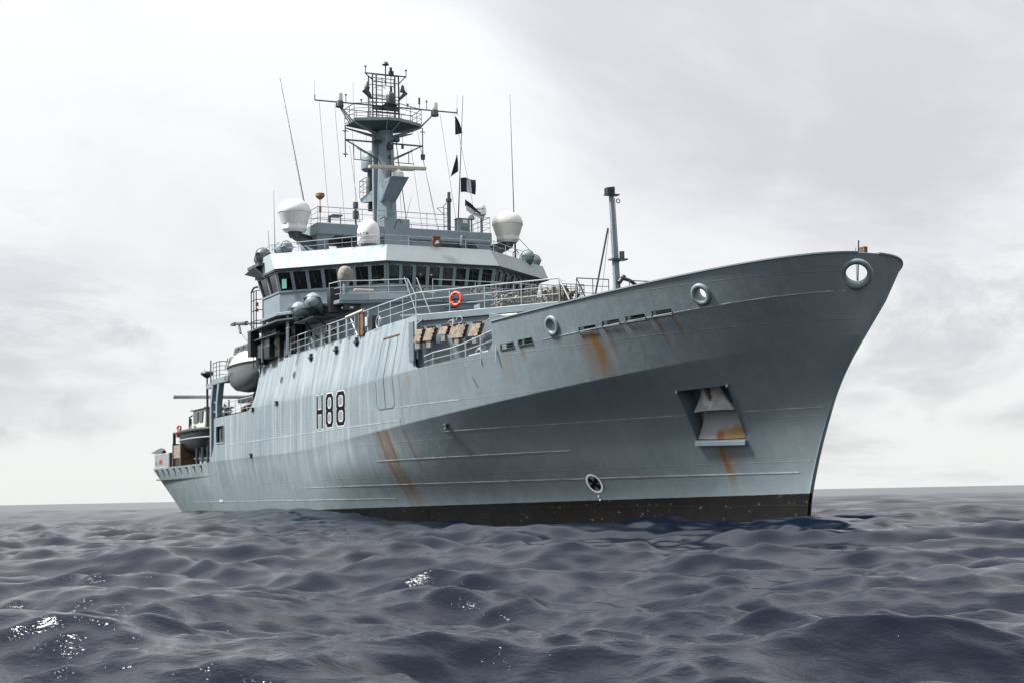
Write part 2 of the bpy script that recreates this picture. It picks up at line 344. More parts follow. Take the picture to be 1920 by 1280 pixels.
def make_hull():
    XF = np.r_[np.linspace(0, 1, 60, endpoint=False), 1+(1-(1-np.linspace(0, 1, 130))**2.3)]
    lev = []
    for Xs, zf, yf in LEV:                                        # every level as a row of points
        row = []
        for t in XF:
            xst = 3.85+max(0, 5.26-float(zf(np.array(44.0))))*1.2
            X = xst+(44-xst)*t if t <= 1 else 44+(Xs-44)*(t-1); Xa = np.array(float(X))
            y = max(float(yf(Xa)), 0.0) if t < XF[-1] else 0.0; z = float(zf(Xa)); row.append((X, -max(y-float(stern_fade(X, z)), 0), z))
        lev.append(np.array(row))
    rows = []; n_ = len(lev)
    for k in range(n_-1):
        if k < 2: rows += [lev[k]*(1-f)+lev[k+1]*f for f in (0, .015, .5, .985)]                     # sharp knuckles
        else:
            p0 = lev[k-1] if k > 2 else 2*lev[2]-lev[3]; p3 = lev[min(k+2, n_-1)]
            rows += [cr(p0, lev[k], lev[k+1], p3, f) for f in ((0, .03, .25, .5, .75) if k == 2 else (0, .25, .5, .75))]   # fair curve below
    rows.append(lev[-1]); rows = [[tuple(map(float, p)) for p in np.c_[r[:, 0], np.minimum(r[:, 1], 0), r[:, 2]]] for r in rows]
    nr, nc = len(rows), len(XF); vs = []; fs = []
    for sgn in (1, -1):
        o = len(vs); vs += [(p[0], p[1]*sgn, p[2]) for r in rows for p in r]
        fs += [(o+i*nc+j, o+i*nc+j+1, o+(i+1)*nc+j+1, o+(i+1)*nc+j) for i in range(nr-1) for j in range(nc-1)]
    o = nr*nc
    fs += [(i*nc, (i+1)*nc, o+(i+1)*nc, o+i*nc) for i in range(nr-1)]
    me = D.meshes.new('hull'); me.from_pydata(vs, [], fs); bm = bmesh.new(); bm.from_mesh(me)
    bmesh.ops.remove_doubles(bm, verts=bm.verts, dist=.004); bmesh.ops.dissolve_degenerate(bm, edges=bm.edges, dist=.001)
    bmesh.ops.recalc_face_normals(bm, faces=bm.faces)
    f0 = max(bm.faces, key=lambda f: abs(f.normal.y) if abs(f.calc_center_median().x-30) < 3 and f.calc_center_median().y < -7 else -1)
    if f0.normal.y > 0: bmesh.ops.reverse_faces(bm, faces=bm.faces)
    bm.to_mesh(me); bm.free(); me.polygons.foreach_set('use_smooth', [True]*len(me.polygons))
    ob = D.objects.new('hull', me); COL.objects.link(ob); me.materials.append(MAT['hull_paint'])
    so_ = ob.modifiers.new('s', 'SOLIDIFY'); so_.thickness = .09; so_.offset = -1
    cut = MB()
    def arc(cx, cz, r, a0, a1, n=6): return [(cx+r*math.cos(R(a0+(a1-a0)*i/n)), cz+r*math.sin(R(a0+(a1-a0)*i/n))) for i in range(n+1)]
    prof = [(0, 5.22), (20.4, 5.22)]+arc(22.6, 7.0, 1.78, 270, 360)+[(24.38, 8.30), (24.5, 8.40), (33.2, 8.42)]+arc(33.4, 9.9, 1.48, 270, 360)
    prof += [(34.88, 10.7), (34.7, 10.95), (34.25, 11.2), (36.6, 11.37), (37.9, 11.42), (37.95, 12.38), (38.9, 12.39), (39.0, 12.30), (39.15, 12.30), (39.25, 12.40), (41.1, 12.41), (41.15, 11.42), (41.4, 11.36), (41.8, 11.44), (43.2, 11.46)]
    prof += [(53.9, 11.50), (54.2, 11.42), (54.5, 11.30), (54.9, 11.30), (55.2, 11.44), (56.4, 11.52), (56.7, 11.36), (57.5, 11.36), (57.8, 11.56), (62.9, 11.58), (63.05, 11.5)]
    prof += [(63.25, 11.3), (63.3, 11.0)]+arc(63.85, float(zA(63.8))+.58, .55, 180, 270)+[(x, float(zA(np.array(x)))+.02) for x in np.linspace(64.4, XB-.6, 8)]
    prof += [(XB-.35, 9.1), (XB-.12, 9.4), (XB-.03, 10.0), (XB, 14), (0, 14)]
    cut.prism([(a, b) for a, b in prof], -14, 14, lambda x, z, y: (x, y, z))
    cut.box(25.15, 27.25, -9, -7.5, 6.58, 7.75)
    for X, z, r in FAIR:
        for sg in ((1, -1) if X < 88 else (1,)):
            n = nrm(X, z); c = Vector((X, -Yh(X, z)*sg, z)); n = Vector((n[0], n[1]*sg, n[2])); cut.cyl(c-n*.5, c+n*.5, r, 20)
    for X0, X1, z in SLOTS:
        for sg in (1, -1):
            a = hp(X0, z); b_ = hp(X1, z+.02); a.y *= sg; b_.y *= sg; d = (b_-a)/2; n = Vector(nrm((X0+X1)/2, z)); n.y *= sg
            cut.obox((a+b_)/2, d, n*.45, Vector((0, 0, .13)))
    for sg in (1, -1):
        q = [hp(*p) for p in POCKET]; n = Vector(nrm(81.5, 5.5)); 
        vs_ = [Vector((p+n*.5).to_tuple()) for p in q]+[Vector((p-n*.5).to_tuple()) for p in q]
        for v in vs_: v.y *= sg
        cut.add(vs_, [(0,1,2,3),(7,6,5,4),(0,4,5,1),(1,5,6,2),(2,6,7,3),(3,7,4,0)])
    co = cut.build('cutter', 'grey_paint', whole=True)
    bo = ob.modifiers.new('b', 'BOOLEAN'); bo.operation = 'DIFFERENCE'; bo.solver = 'EXACT'; bo.use_self = True; bo.object = co
    dg = bpy.context.evaluated_depsgraph_get(); new = D.meshes.new_from_object(ob.evaluated_get(dg))
    ob.modifiers.clear(); ob.data = new; D.objects.remove(co)
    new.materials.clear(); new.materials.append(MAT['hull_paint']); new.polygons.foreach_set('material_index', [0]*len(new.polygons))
    new.polygons.foreach_set('use_smooth', [True]*len(new.polygons)); new.set_sharp_from_angle(angle=R(35))
    attach(ob, ship); return ob
XB = 71.3
FAIR = [(88.95, 10.37, .42), (84.12, 10.07, .27), (75.78, 9.67, .27)]
SLOTS = [(71.75, 72.8, 9.12), (73.15, 74.2, 9.18), (77.35, 78.4, 9.32), (78.8, 79.8, 9.42), (80.15, 81.2, 9.48), (81.55, 82.55, 9.55)]
POCKET = [(80.56, 6.53), (82.95, 6.63), (82.55, 4.48), (80.19, 4.53)]
hull = lab(make_hull(), 'grey steel hull with knuckle lines, rust runs and black boot topping')

def strip(name, path, w, off, m, parent=hull, th=.012):    # a flat bar laid along the shell
    mb = MB(); rings = []; q = [path[0]]
    for a, b in zip(path[:-1], path[1:]):
        n_ = max(1, math.ceil(math.hypot(b[0]-a[0], b[1]-a[1])/.35)); q += [(a[0]+(b[0]-a[0])*i/n_, a[1]+(b[1]-a[1])*i/n_) for i in range(1, n_+1)]
    path = q
    for i, (X, z) in enumerate(path):
        n = Vector(nrm(X, z)); p = hp(X, z); X2, z2 = path[min(i+1, len(path)-1)]; X1, z1 = path[max(i-1, 0)]
        tg = (hp(X2, z2)-hp(X1, z1)).normalized(); s = n.cross(tg).normalized()*w/2
        rings.append([p-s-n*.03, p-s+n*(off+th), p+s+n*(off+th), p+s-n*.03])
    return mb.loft(rings).build(name, m, parent, smooth=40)
SEAMM = mat('seam_paint', (.235, .27, .285), .6, var=.3, scale=1.5)
L = np.linspace
for p in ([(x, 3.07) for x in L(44, 84.6, 60)], [(x, 5.57) for x in L(65, 80.15, 30)], [(x, 5.57) for x in L(82.95, 86.2, 10)], [(x, 2.33) for x in L(14, 57, 20)], [(x, 6.32) for x in L(28, 61, 20)],
          [(x, 4.35) for x in L(57, 73, 20)], [(x, float(zA(np.array(x)))-.0) for x in L(74.9, 88.55, 50)]):
    strip('weld_seam', p, .045, .0, SEAMM)
strip('weld_seam', [(61.6, z) for z in L(6.2, 11.4, 6)], .03, .0, 'grey_paint')
for xx in (30.2, 36.5, 44.5): strip('weld_seam', [(xx, z) for z in L(5.3, 8.3, 5)], .03, .0, 'grey_paint')
cap = MB(); rr = []
for X in list(L(XB+.05, 86, 40))+list(L(86.2, 89.1, 30)):
    n = Vector(nrm(X, float(zT(np.array(X)))-.08)); n.z = 0; n.normalize(); p = Vector((X, -Yh(X, float(zT(np.array(X)))-.01), float(zT(np.array(X)))+.012)); rr.append([p+n*.05-Vector((0,0,.02)), p+n*.05+Vector((0,0,.035)), p-n*.14+Vector((0,0,.035)), p-n*.14-Vector((0,0,.02))])
cap.loft(rr); cap.loft([[Vector((p.x, -p.y, p.z)) for p in r] for r in rr]); cap.build('bulwark_rail', 'grey_paint', hull, smooth=40)

# fairleads with rounded rims, freeing port bars
for X, z, r in FAIR:
    for sg in ((1, -1) if X < 88 else (1,)):
        n = Vector(nrm(X, z)); c = hp(X, z); n.y *= sg; c.y *= sg
        kk = MB(); kk.torus(c-n*.005, n, r+.085, .11, 36, 12)
        kk.add(*(lambda N, pr: ([c+n*h+(n.orthogonal().normalized()*math.cos(2*math.pi*i/N)+n.cross(n.orthogonal().normalized())*math.sin(2*math.pi*i/N))*q for q, h in pr for i in range(N)],
              [(a*N+i, a*N+(i+1) % N, (a+1)*N+(i+1) % N, (a+1)*N+i) for a in range(len(pr)-1) for i in range(N)]))(32, [(r-.02, .05), (r-.03, -.1), (r-.02, -.34), (r+.05, -.42)]))
        o = kk.build('fairlead', 'grey_paint', hull, smooth=50)
for i, (X0, X1, z) in enumerate(SLOTS):
    a, b_ = hp(X0, z), hp(X1, z+.02); n = Vector(nrm((X0+X1)/2, z)); u = Vector((0, 0, 1)); k = MB()
    for dz in (-.13, .13): k.cyl(a+u*dz-(b_-a)*.02, b_+u*dz+(b_-a)*.02, .022, 6)
    k.cyl(a-u*.13, a+u*.13, .022, 6); k.cyl(b_-u*.13, b_+u*.13, .022, 6); k.cyl(a-n*.05, b_-n*.05, .014, 6)
    q = MB(); q.obox((a+b_)/2-n*.42+u*.02, (b_-a)*.56, n*.03, u*.24); q.obox((a+b_)/2-n*.26+u*.27, (b_-a)*.56, n*.18, u*.02); q.build('slot_shade_panel', 'black_metal', hull)  # added black backing with a hood, so the slots read as shaded
    o = k.build('freeing_port', 'dark_grey_paint', hull)
    if i in (3, 5):
        q = MB(); mid = (a+b_)/2-n*.35
        q.cyl(mid-(b_-a)*.4-u*.03, mid+(b_-a)*.4+u*.03, .07, 8); q.cyl(mid-u*.12, mid+u*.15-n*.1, .06, 8); q.build('mooring_roller', 'steel_white', hull, smooth=40)
# anchor pocket
def pocket():
    n = Vector(nrm(81.5, 5.5)); q = [hp(*p) for p in POCKET]; dn = Vector((0, 0, 1))
    ins = [q[0]-n*1.0, q[1]-n*1.0, q[2]-n*.8, q[3]-n*.8]
    k = MB(); k.add(q+ins, [(0,1,5,4),(1,2,6,5),(2,3,7,6),(3,0,4,7),(4,5,6,7)]); k.build('anchor_pocket', 'grey_paint', hull)
    k = MB(); e = q[3]-q[2]
    k.obox((q[2]+q[3])/2+n*.06-dn*.09, (q[3]-q[2])*.51, n*.10, dn*.09); k.build('pocket_sill', 'grey_paint', hull, bevel=.02)
    k = MB()
    for p in (q[0], q[1]): k.obox(p+n*.02, Vector((.06, 0, .02)), n*.03, Vector((0, 0, .06)))
    k.build('pocket_corner', 'steel_white', hull)
    def bi(u, v, d): return (q[0]*(1-u)+q[1]*u)*(1-v)+(q[3]*(1-u)+q[2]*u)*v-n*d
    k = MB(); rings = []                                        # anchor crown: flared bell, hollow below
    for v, w0, w1, d in ((.03, .30, .66, .62), (.12, .30, .67, .58), (.24, .27, .72, .48), (.34, .21, .80, .34), (.42, .15, .88, .22), (.475, .12, .92, .14)):
        N = 14; rings.append([bi(w0+(w1-w0)*i/N, v-.045*math.sin(math.pi*i/N)*(v > .3), d-.14*math.sin(math.pi*i/N)) for i in range(N+1)])
    k.loft(rings, closed=False, cap=False); inner = [[p-n*.10-dn*.02 for p in r] for r in rings]; k.loft(inner, closed=False, cap=False); k.loft([rings[-1], inner[-1]], closed=False, cap=False); k.build('anchor_crown', 'anchor_paint', hull, smooth=50, whole=True)
    k = MB(); k.cyl(bi(.46, -.02, .50), bi(.50, .30, .26), .075, 8); k.cyl(bi(.40, -.02, .48), bi(.47, .24, .32), .05, 8); k.build('anchor_shank', 'rust', hull, smooth=40)
    k = MB(); rings = []
    for v, w0, w1, d in ((.46, .16, .80, .72), (.60, .15, .86, .62), (.76, .12, .93, .42), (.90, .06, .98, .20), (.985, .015, .995, .03)):
        rings.append([bi(w0+(w1-w0)*i/10, v, d-.05*math.sin(math.pi*i/10)) for i in range(11)])
    k.loft(rings, closed=False, cap=False)
    m = D.materials.new('pocket_chute'); m.use_nodes = True; t = NT(m.node_tree); b = t.n['Principled BSDF']; tc = t.node('ShaderNodeTexCoord').outputs['Object']; sp = t.node('ShaderNodeSeparateXYZ'); t.l.new(tc, sp.inputs[0])
    nn = t.noise(t.scale(tc, (2.5, 2.5, 1.2)), 1.6, 5, .6); g = t.m('MULTIPLY', t.mapr(sp.outputs[0], 80.6, 81.7), t.mapr(sp.outputs[2], 5.35, 4.75)); f = t.mapr(t.m('ADD', g, t.m('MULTIPLY', t.m('SUBTRACT', nn, .5), 2.2)), .25, .95)
    f2 = t.m('MULTIPLY', t.mapr(t.m('ABSOLUTE', t.m('SUBTRACT', sp.outputs[0], 81.35)), .28, .05), t.mapr(sp.outputs[2], 5.0, 4.7))
    c = t.mix(f, (.20, .22, .23), (.20, .12, .03)); c = t.mix(f2, c, (.17, .035, .008)); t.l.new(c, b.inputs['Base Color']); b.inputs['Roughness'].default_value = .6
    k.build('anchor_chute', m, hull, smooth=50)
mat('anchor_paint', (.24, .255, .26), .6, var=.3, scale=3, rust=.8)
pocket()
# portholes, scuppers and eyebolts
def porthole(X, z, rx, rz):
    n = Vector(nrm(X, z)); c = hp(X, z); e = MB()
    e.lathe([(rz*1.0, -.02), (rz*1.18, -.02), (rz*1.18, .03), (rz*1.02, .03), (rz*.98, -.005)], c, n, 20); o = e.build('porthole', 'grey_paint', hull, smooth=40)
    g = MB(); g.lathe([(rz, .0), (rz, .012)], c, n, 20); g.build('pane', 'glass', o)
for X, z, r in ((40.45, 10.02, .21), (43.09, 10.12, .21), (62.55, 10.12, .14)): porthole(X, z, r, r)
for X, z in ((54.32, 11.05), (50.89, 10.92), (46.15, 10.92)):
    c = hp(X, z); e = MB(); e.obox(c+Vector((0, -.08, 0)), (.24, 0, 0), (0, .12, 0), (0, 0, .035)); e.obox(c+Vector((0, -.06, .02)), (.035, 0, 0), (0, .1, 0), (0, 0, .24)); e.cyl(c, c+Vector((0, -.22, 0)), .08, 10); e.build('pad_eye', 'dark_grey_paint', hull)
for X, z in ((40.43, 8.56), (34.87, 8.48), (34.45, 5.42), (65.6, 5.85)):
    c = hp(X, z); e = MB(); e.obox(c+Vector((0, -.07, .05)), (.20, 0, 0), (0, .1, 0), (0, 0, .04)); e.cyl(c+Vector((0, -.03, .05)), c+Vector((0, -.12, -.22)), .07, 8); e.build('scupper', 'dark_grey_paint', hull)
k = MB()
for X in (5.2, 7.4, 9.2, 11.5, 13.6, 15.8, 18.2, 20.4): k.obox(hp(X, 5.02)+Vector((0, -.05, 0)), (.16, 0, 0), (0, .07, 0), (0, 0, .06)); k.cyl(hp(X, 4.96)+Vector((0, -.03, 0)), hp(X, 4.5)+Vector((0, -.02, 0)), .02, 5)
k.build('deck_edge_scupper', 'black_metal', hull)
# shell door with its joint, window in the side
def joint(name, corners, r, w, m, depth=.012):
    (x0, z0), (x1, z1) = corners; P = []
    for cx, cz, a0 in ((x1-r, z1-r, 0), (x0+r, z1-r, 90), (x0+r, z0+r, 180), (x1-r, z0+r, 270)):
        P += [(cx+r*math.cos(R(a0+i*18)), cz+r*math.sin(R(a0+i*18))) for i in range(6)]
    P.append(P[0]); return strip(name, P, w, .0, m, th=depth)
sd = joint('shell_door', ((58.45, 7.02), (60.78, 10.78)), .35, .05, 'dark_grey_paint')
strip('door_seam', [(59.6, z) for z in L(7.0, 10.8, 8)], .06, 0, 'black_metal', sd)
strip('door_seam', [(x, 10.8) for x in L(58.6, 60.9, 4)], .06, .03, 'rust', sd)
strip('rubbing_bar', [(x, 7.0-.0*(x-57)) for x in L(61.2, 67.5, 12)], .05, .0, SEAMM)
joint('side_opening_frame', ((25.1, 6.53), (27.3, 7.8)), .15, .1, 'grey_paint', .04)
k = MB(); k.box(25.0, 27.4, -8.2, -8.15, 6.4, 7.9); k.build('side_opening_screen', 'black_metal', hull)
k = MB(); k.box(25.5, 25.9, -8.27, -8.23, 6.7, 7.6); k.box(26.3, 26.5, -8.3, -8.25, 6.65, 7.7); k.box(25.6, 26.9, -8.3, -8.26, 6.62, 6.8); k.build('side_opening_fitting', 'dark_grey_paint', hull)
for (Xa, za, Xb, zb) in ((69.0, 7.95, 69.3, 7.45),):
    strip('scrape', [(Xa, za), ((Xa+Xb)/2, (za+zb)/2), (Xb, zb)], .04, 0, 'black_metal')
# pennant number: dark strokes over a thin white border
def glyph_strokes(ch, x0, w, z0, h, sw):
    x1 = x0+w; a, b, c, d = x0+sw/2, x1-sw/2, z0+sw/2, z0+h-sw/2; m_ = (c+d)/2
    if ch == 'H': return [[(a, z0), (a, z0+h)], [(b, z0), (b, z0+h)], [(a+sw/2, m_), (b-sw/2, m_)]]
    def loop(zb, zt, r=.24):
        P = []
        for cx, cz, a0 in ((b-r, zt-r, 0), (a+r, zt-r, 90), (a+r, zb+r, 180), (b-r, zb+r, 270)): P += [(cx+r*math.cos(R(a0+i*90)), cz+r*math.sin(R(a0+i*90))) for i in range(2)]
        return P+[P[0]]
    return [loop(c, d, .26), [(a+sw/2, m_), (b-sw/2, m_)]]
def stroke_mesh(strokes, w, off, name, m, parent):
    k = MB()
    for s in strokes:
        closed = s[0] == s[-1]; Q = []
        for i, (x, z) in enumerate(s):
            pa = s[i-1] if i > 0 else (s[-2] if closed else s[i]); pb = s[i+1] if i < len(s)-1 else (s[1] if closed else s[i])
            tx, tz = pb[0]-pa[0], pb[1]-pa[1]; ln = math.hypot(tx, tz); nx, nz = -tz/ln*w/2, tx/ln*w/2
            ex, ez = (tx/ln, tz/ln); e = 0 if closed else (-(w-.24)/2 if i == 0 else ((w-.24)/2 if i == len(s)-1 else 0))
            Q.append([(x+nx+ex*e, z+nz+ez*e), (x-nx+ex*e, z-nz+ez*e)])
        rings = []
        for (u, v) in Q: o_ = off-(.002 if len(s) == 2 and abs(s[0][1]-s[1][1]) < .01 else 0); rings.append([hp(u[0], u[1], o_), hp(v[0], v[1], o_), hp(v[0], v[1], .001), hp(u[0], u[1], .001)])
        k.loft(rings, cap=True)
    return k.build(name, m, parent)
def eight(x0, w, z0, h, off, grow, name, m, parent):            # chamfered figure, wide uprights and slim bars
    k = MB(); sw, sh, c, q = .36-grow*0, .22, .26, .15; x1 = x0+w; mid = z0+h/2
    for sg in (1, -1):
        t_ = h/2
        X0, X1, T = x0-grow, x1+grow, t_+grow
        out = [(X0+.10, 0), (X1-.10, 0), (X1, .10), (X1, T-c), (X1-c, T), (X0+c, T), (X0, T-c), (X0, .10)]
        I0, I1, B, U = x0+sw+grow, x1-sw-grow, sh/2+grow, t_-sh-grow
        inn = [(I0+q, B), (I1-q, B), (I1, B+q), (I1, U-q), (I1-q, U), (I0+q, U), (I0, U-q), (I0, B+q)]
        P = [hp(x, mid+sg*z, off) for x, z in out+inn]; k.add(P, [(i, (i+1) % 8, 8+(i+1) % 8, 8+i) for i in range(8)])
    return k.build(name, m, parent, whole=True)
st = glyph_strokes('H', 48.42, 1.2, 6.49, 1.94, .28)
bk = stroke_mesh(st, .37, .006, 'pennant_letter', 'letter_white', hull); bk['label'] = 'dark letter H edged in white'; stroke_mesh(st, .28, .012, 'letter_face', 'letter_navy', bk)
for x0, w in ((50.12, 1.36), (52.0, 1.54)):
    bk = eight(x0, w, 6.49, 1.94, .006, .05, 'pennant_figure', 'letter_white', hull); bk['label'] = 'dark figure 8 edged in white'; eight(x0, w, 6.49, 1.94, .012, 0.0, 'figure_face', 'letter_navy', bk)
# bow thruster symbol and draught marks
def disc_on_hull(X, z, r0, r1, off, name, m, parent, n=40, seg=None):
    k = MB(); A = [2*math.pi*i/n for i in range(n+1)]
    rings = []
    nn = Vector(nrm(X, z)); c = hp(X, z); ux = Vector((nn.y, -nn.x, 0)).normalized()*-1; uz = nn.cross(ux)
    for a in A: rings.append([c+nn*off+(ux*math.cos(a)+uz*math.sin(a))*r for r in (r0, r1)])
    k.loft(rings, closed=False, cap=False)
    if seg:
        pass
    return k.build(name, m, parent), c, ux, uz, nn
o, c0, ux, uz, nn = disc_on_hull(73.4, 2.86, .40, .50, .03, 'thruster_mark', 'bright_white', hull)
k = MB()
for a in (40, 140, 220, 320):
    d = ux*math.cos(R(a))+uz*math.sin(R(a)); s = ux*-math.sin(R(a))+uz*math.cos(R(a))
    k.add([c0+nn*.028-s*.05, c0+nn*.028+d*.36-s*.15, c0+nn*.028+d*.38+s*.15, c0+nn*.028+s*.05], [(0,1,2,3)])
k.add([c0+nn*.03+ux*.1*math.cos(i)+uz*.1*math.sin(i) for i in L(0, 2*math.pi, 12, endpoint=False)], [tuple(range(12))]); k.build('propeller_symbol', 'letter_navy', o)
k = MB()
for i in range(4): k.obox(hp(23.7+i*.25, 2.42, .012), (.06, 0, 0), (0, .006, 0), (0, 0, .12))
k.obox(hp(73.25, 2.28, .014), (.04, 0, 0), (0, .006, 0), (0, 0, .07)); k.obox(hp(73.25, 2.12, .014), (.06, 0, 0), (0, .006, 0), (0, 0, .05)); k.build('draught_mark', 'letter_white', hull)
# ---------------------------------------------------------------- decks and deckhouses
def mir(P): return P+[(x, -y) for x, y in reversed(P) if y != 0]
k = MB(); xs = list(L(24.4, 86, 50))+list(L(86.3, 88.5, 12)); vsd = []
for X in xs: y = max(Yh(X, float(zA(np.array(X)))-.1)-.12, .02); z = float(zA(np.array(X)))-.06; vsd += [(X, -y, z), (X, y, z)]
k.add(vsd, [(2*i, 2*i+1, 2*i+3, 2*i+2) for i in range(len(xs)-1)]); k.build('foredeck', 'deck_paint', ship)
k = MB(); k.box(4.2, 24.4, -8.2, 8.2, 4.2, 4.3); k.build('working_deck', 'deck_paint', ship)
k = MB(); k.box(24.3, 24.4, -8.25, 8.25, 4.3, 8.45); k.build('aft_bulkhead', 'dark_grey_paint', ship)
k = MB(); k.box(35.0, 35.1, -8.0, 8.0, 8.5, 11.3); k.build('house_aft_bulkhead', 'dark_grey_paint', ship)
# 01 deck: swept front standing back from the bulwark
P1 = mir([(35.0, -7.75), (62.9, -7.75), (63.25, -7.95), (70.15, -3.4), (70.9, -1.6)]); w1 = mir([(60.0, -7.6), (63.15, -7.86), (70.0, -3.36), (70.72, -1.57)])
k = MB(); k.prism(w1, 8.55, 11.2); house1 = lab(k.build('forward_deckhouse', 'grey_paint', ship), 'pale grey swept deckhouse wall behind the opening in the hull side')
k = MB(); k.prism(P1, 11.2, 11.56); k.build('deck_slab', 'grey_paint', house1, bevel=.03)
def wp(s, z, off=0.0):                                # along the starboard slanted wall
    a = Vector((63.3, -8.35, 0)); b = Vector((70.4, -3.65, 0)); t = (b-a).normalized(); n = Vector((t.y, -t.x, 0)); p = a+t*s-n*.22+n*off; p.z = z; return p, t, n
up = Vector((0, 0, 1))
def wall_unit(i, s, z0, z1, w, lean, ped):
    u = D.objects.new('pedestal_unit', None); p, t, n = wp(s, z0); u.location = p; COL.objects.link(u); attach(u, ship); u.location = p
    u.matrix_parent_inverse = Matrix.Translation(-Vector(ship.location)); u['label'] = 'weathered tan board on its pedestal by the deckhouse wall'
    h = (z1-z0)/2; c = p+n*.32+up*h; d = (up*h*1.0-n*.10+t*lean*.6)
    k = MB(); k.obox(c, t*w/2, (n+up*.2).normalized()*.035, d); k.build('board', 'tan_board', u)
    k = MB()
    for q in (-.8, -.3, .3, .8):
        k.obox(c+d*1.03+t*w/2*q*.9, t*.045, n*.06, up*.05)
    for q in (-.6, 0, .6): k.obox(c+t*w*.5+d*q, t*.03, n*.07, up*.04)
    k.build('clamp', 'black_metal', u)
    k = MB(); k.obox(c-n*.16+t*.05, t*w*.44, n*.10, d*.9); k.build('backing', 'rust', u)
    k = MB(); k.obox(p+n*.3-up*.2, t*.12, n*.12, up*.14); k.build('pedestal_block', 'canvas', u)
    k = MB(); k.cyl(p+n*.15-up*.05, p+n*.38-up*.15, .05, 8); k.obox(p-n*.0+up*.1, t*.09, n*.15, up*.1); k.build('bracket', 'dark_grey_paint', u)
def attach_child(o, e): o.parent = e; o.matrix_parent_inverse = Matrix.Translation(-Vector(e.location))
for a in ((0, .62, 10.1, 10.80, .40, .07, 1), (1, 1.27, 10.12, 10.80, .52, .10, 1), (2, 2.15, 10.38, 10.82, .46, .04, 1), (3, 2.95, 10.14, 10.83, .84, .10, 1), (4, 3.98, 10.16, 10.83, .55, .12, 1)): wall_unit(*a)
k = MB(); p = [wp(.75, 11.25, .1)[0], wp(.60, 11.15, .1)[0], wp(.42, 11.05, .1)[0], wp(.40, 9.3, .1)[0]]; k.tube(p, .055, 8); k.build('vent_pipe', 'grey_paint', house1, smooth=40)
k = MB(); a, t_, n_ = wp(.12, 9.25, .2); k.obox(a+up*.95, t_*.16, n_*.06, up*1.0); k.lathe([(.16, 0), (.16, .1)], a-n_*.05, n_, 14); k.build('corner_stiffener', 'grey_paint', house1, bevel=.03)
def wall_lamp(s, z):
    a, t_, n_ = wp(s, z, .05); k = MB(); k.cyl(a+n_*.22+up*.05, a+n_*.22-up*.22, .09, 10); k.cyl(a, a+n_*.25, .03, 6); k.torus(a+n_*.1+t_*.25, n_, .17, .03, 16, 6); k.tube([a+n_*.2, a+n_*.2-t_*.25, a+n_*.15-t_*.42-up*.1], .025); k.build('wall_lamp', 'steel_white', house1, smooth=40)
wall_lamp(2.72, 11.05); wall_lamp(5.0, 10.95)
k = MB(); a, t_, n_ = wp(5.9, 11.02, .35); k.cyl(a-t_*.55, a+t_*.55, .09, 10); k.build('strip_light', 'cream_paint', house1, smooth=40)
k = MB(); a, t_, n_ = wp(6.9, 11.0, .2); k.cyl(a, a+t_*.2, .08, 10); k.build('small_lamp', 'steel_white', house1)
k = MB(); r_ = [(64.4, -8.0), (65.4, -7.95), (67.2, -7.75), (68.6, -7.6), (70.0, -7.45), (71.4, -7.3)]; hz = [9.35, 9.45, 9.5, 9.62, 9.8, 10.0]
pts = [Vector((x, y, z)) for (x, y), z in zip(r_, hz)]; k.tube(pts, .035, 8); k.tube([Vector((p.x, p.y, float(zA(np.array(p.x)))+(p.z-float(zA(np.array(p.x))))*.5)) for p in pts], .02)
for p in pts[1:]: k.cyl((p.x, p.y, 8.5), p, .035 if p.x > 68 else .022, 6)
k.build('opening_rail', 'steel_white', ship, smooth=40)
k = MB()
for X in (68.6, 70.2): k.tube([(X, -7.0, 8.6), (X, -7.0, 9.2), (X+.1, -6.95, 9.33), (X+.3, -6.9, 9.3), (X+.36, -6.9, 9.15)], .09, 8)
k.build('vent_gooseneck', 'grey_paint', ship, smooth=40)
k = MB(); k.cyl((68.8, -7.5, 8.98), (70.6, -7.3, 9.05), .05); k.build('deck_edge_roller', 'steel_white', ship)
# rails on the 01 deck
k = MB(); e1 = [(63.1, -7.9, 11.56), (66.6, -5.65, 11.56), (70.1, -3.3, 11.56)]; rail_path(k, e1, 1.12, 3, 2.1, .03, .036); k.tube([(70.1, -3.3, 12.68), (70.75, -3.1, 11.56)], .035); k.build('deck_rail', 'steel_white', ship, smooth=40)
k = MB(); rail_path(k, [(70.85, -2.75, 11.56), (70.85, -1.0, 11.56)], 1.05, 3, 1.0); rail_path(k, [(70.85, .15, 11.56), (70.85, 1.6, 11.56), (70.1, 3.3, 11.56), (63.2, 7.9, 11.56)], 1.05, 3, 1.4); k.tube([(70.85, -2.75, 12.61), (71.0, -2.3, 11.56)], .025)
k.build('front_rail', 'dark_grey_paint', ship, smooth=40)
k = MB(); k.tube([(70.15, -3.3, 12.6), (70.4, -3.05, 12.5), (70.85, -2.75, 12.58)], .012, 5); k.build('gate_chain', 'steel_white', ship)
k = MB(); rail_path(k, [(41.9, -7.95, 11.45), (54.0, -7.95, 11.5)], 1.1, 3, 1.5, .028, .034); rail_path(k, [(57.8, -7.95, 11.56), (63.1, -7.9, 11.58)], 1.1, 3, 1.75, .028, .034); k.tube([(54.0, -7.95, 12.6), (57.8, -7.95, 12.66)], .03); k.build('side_rail', 'steel_white', ship, smooth=40)
k = MB()
for x in (46.7, 48.2, 49.7, 51.2, 52.7): k.box(x-.09, x+.09, -7.98, -7.93, 11.5, 12.5)
k.build('rail_plate', 'grey_paint', ship)
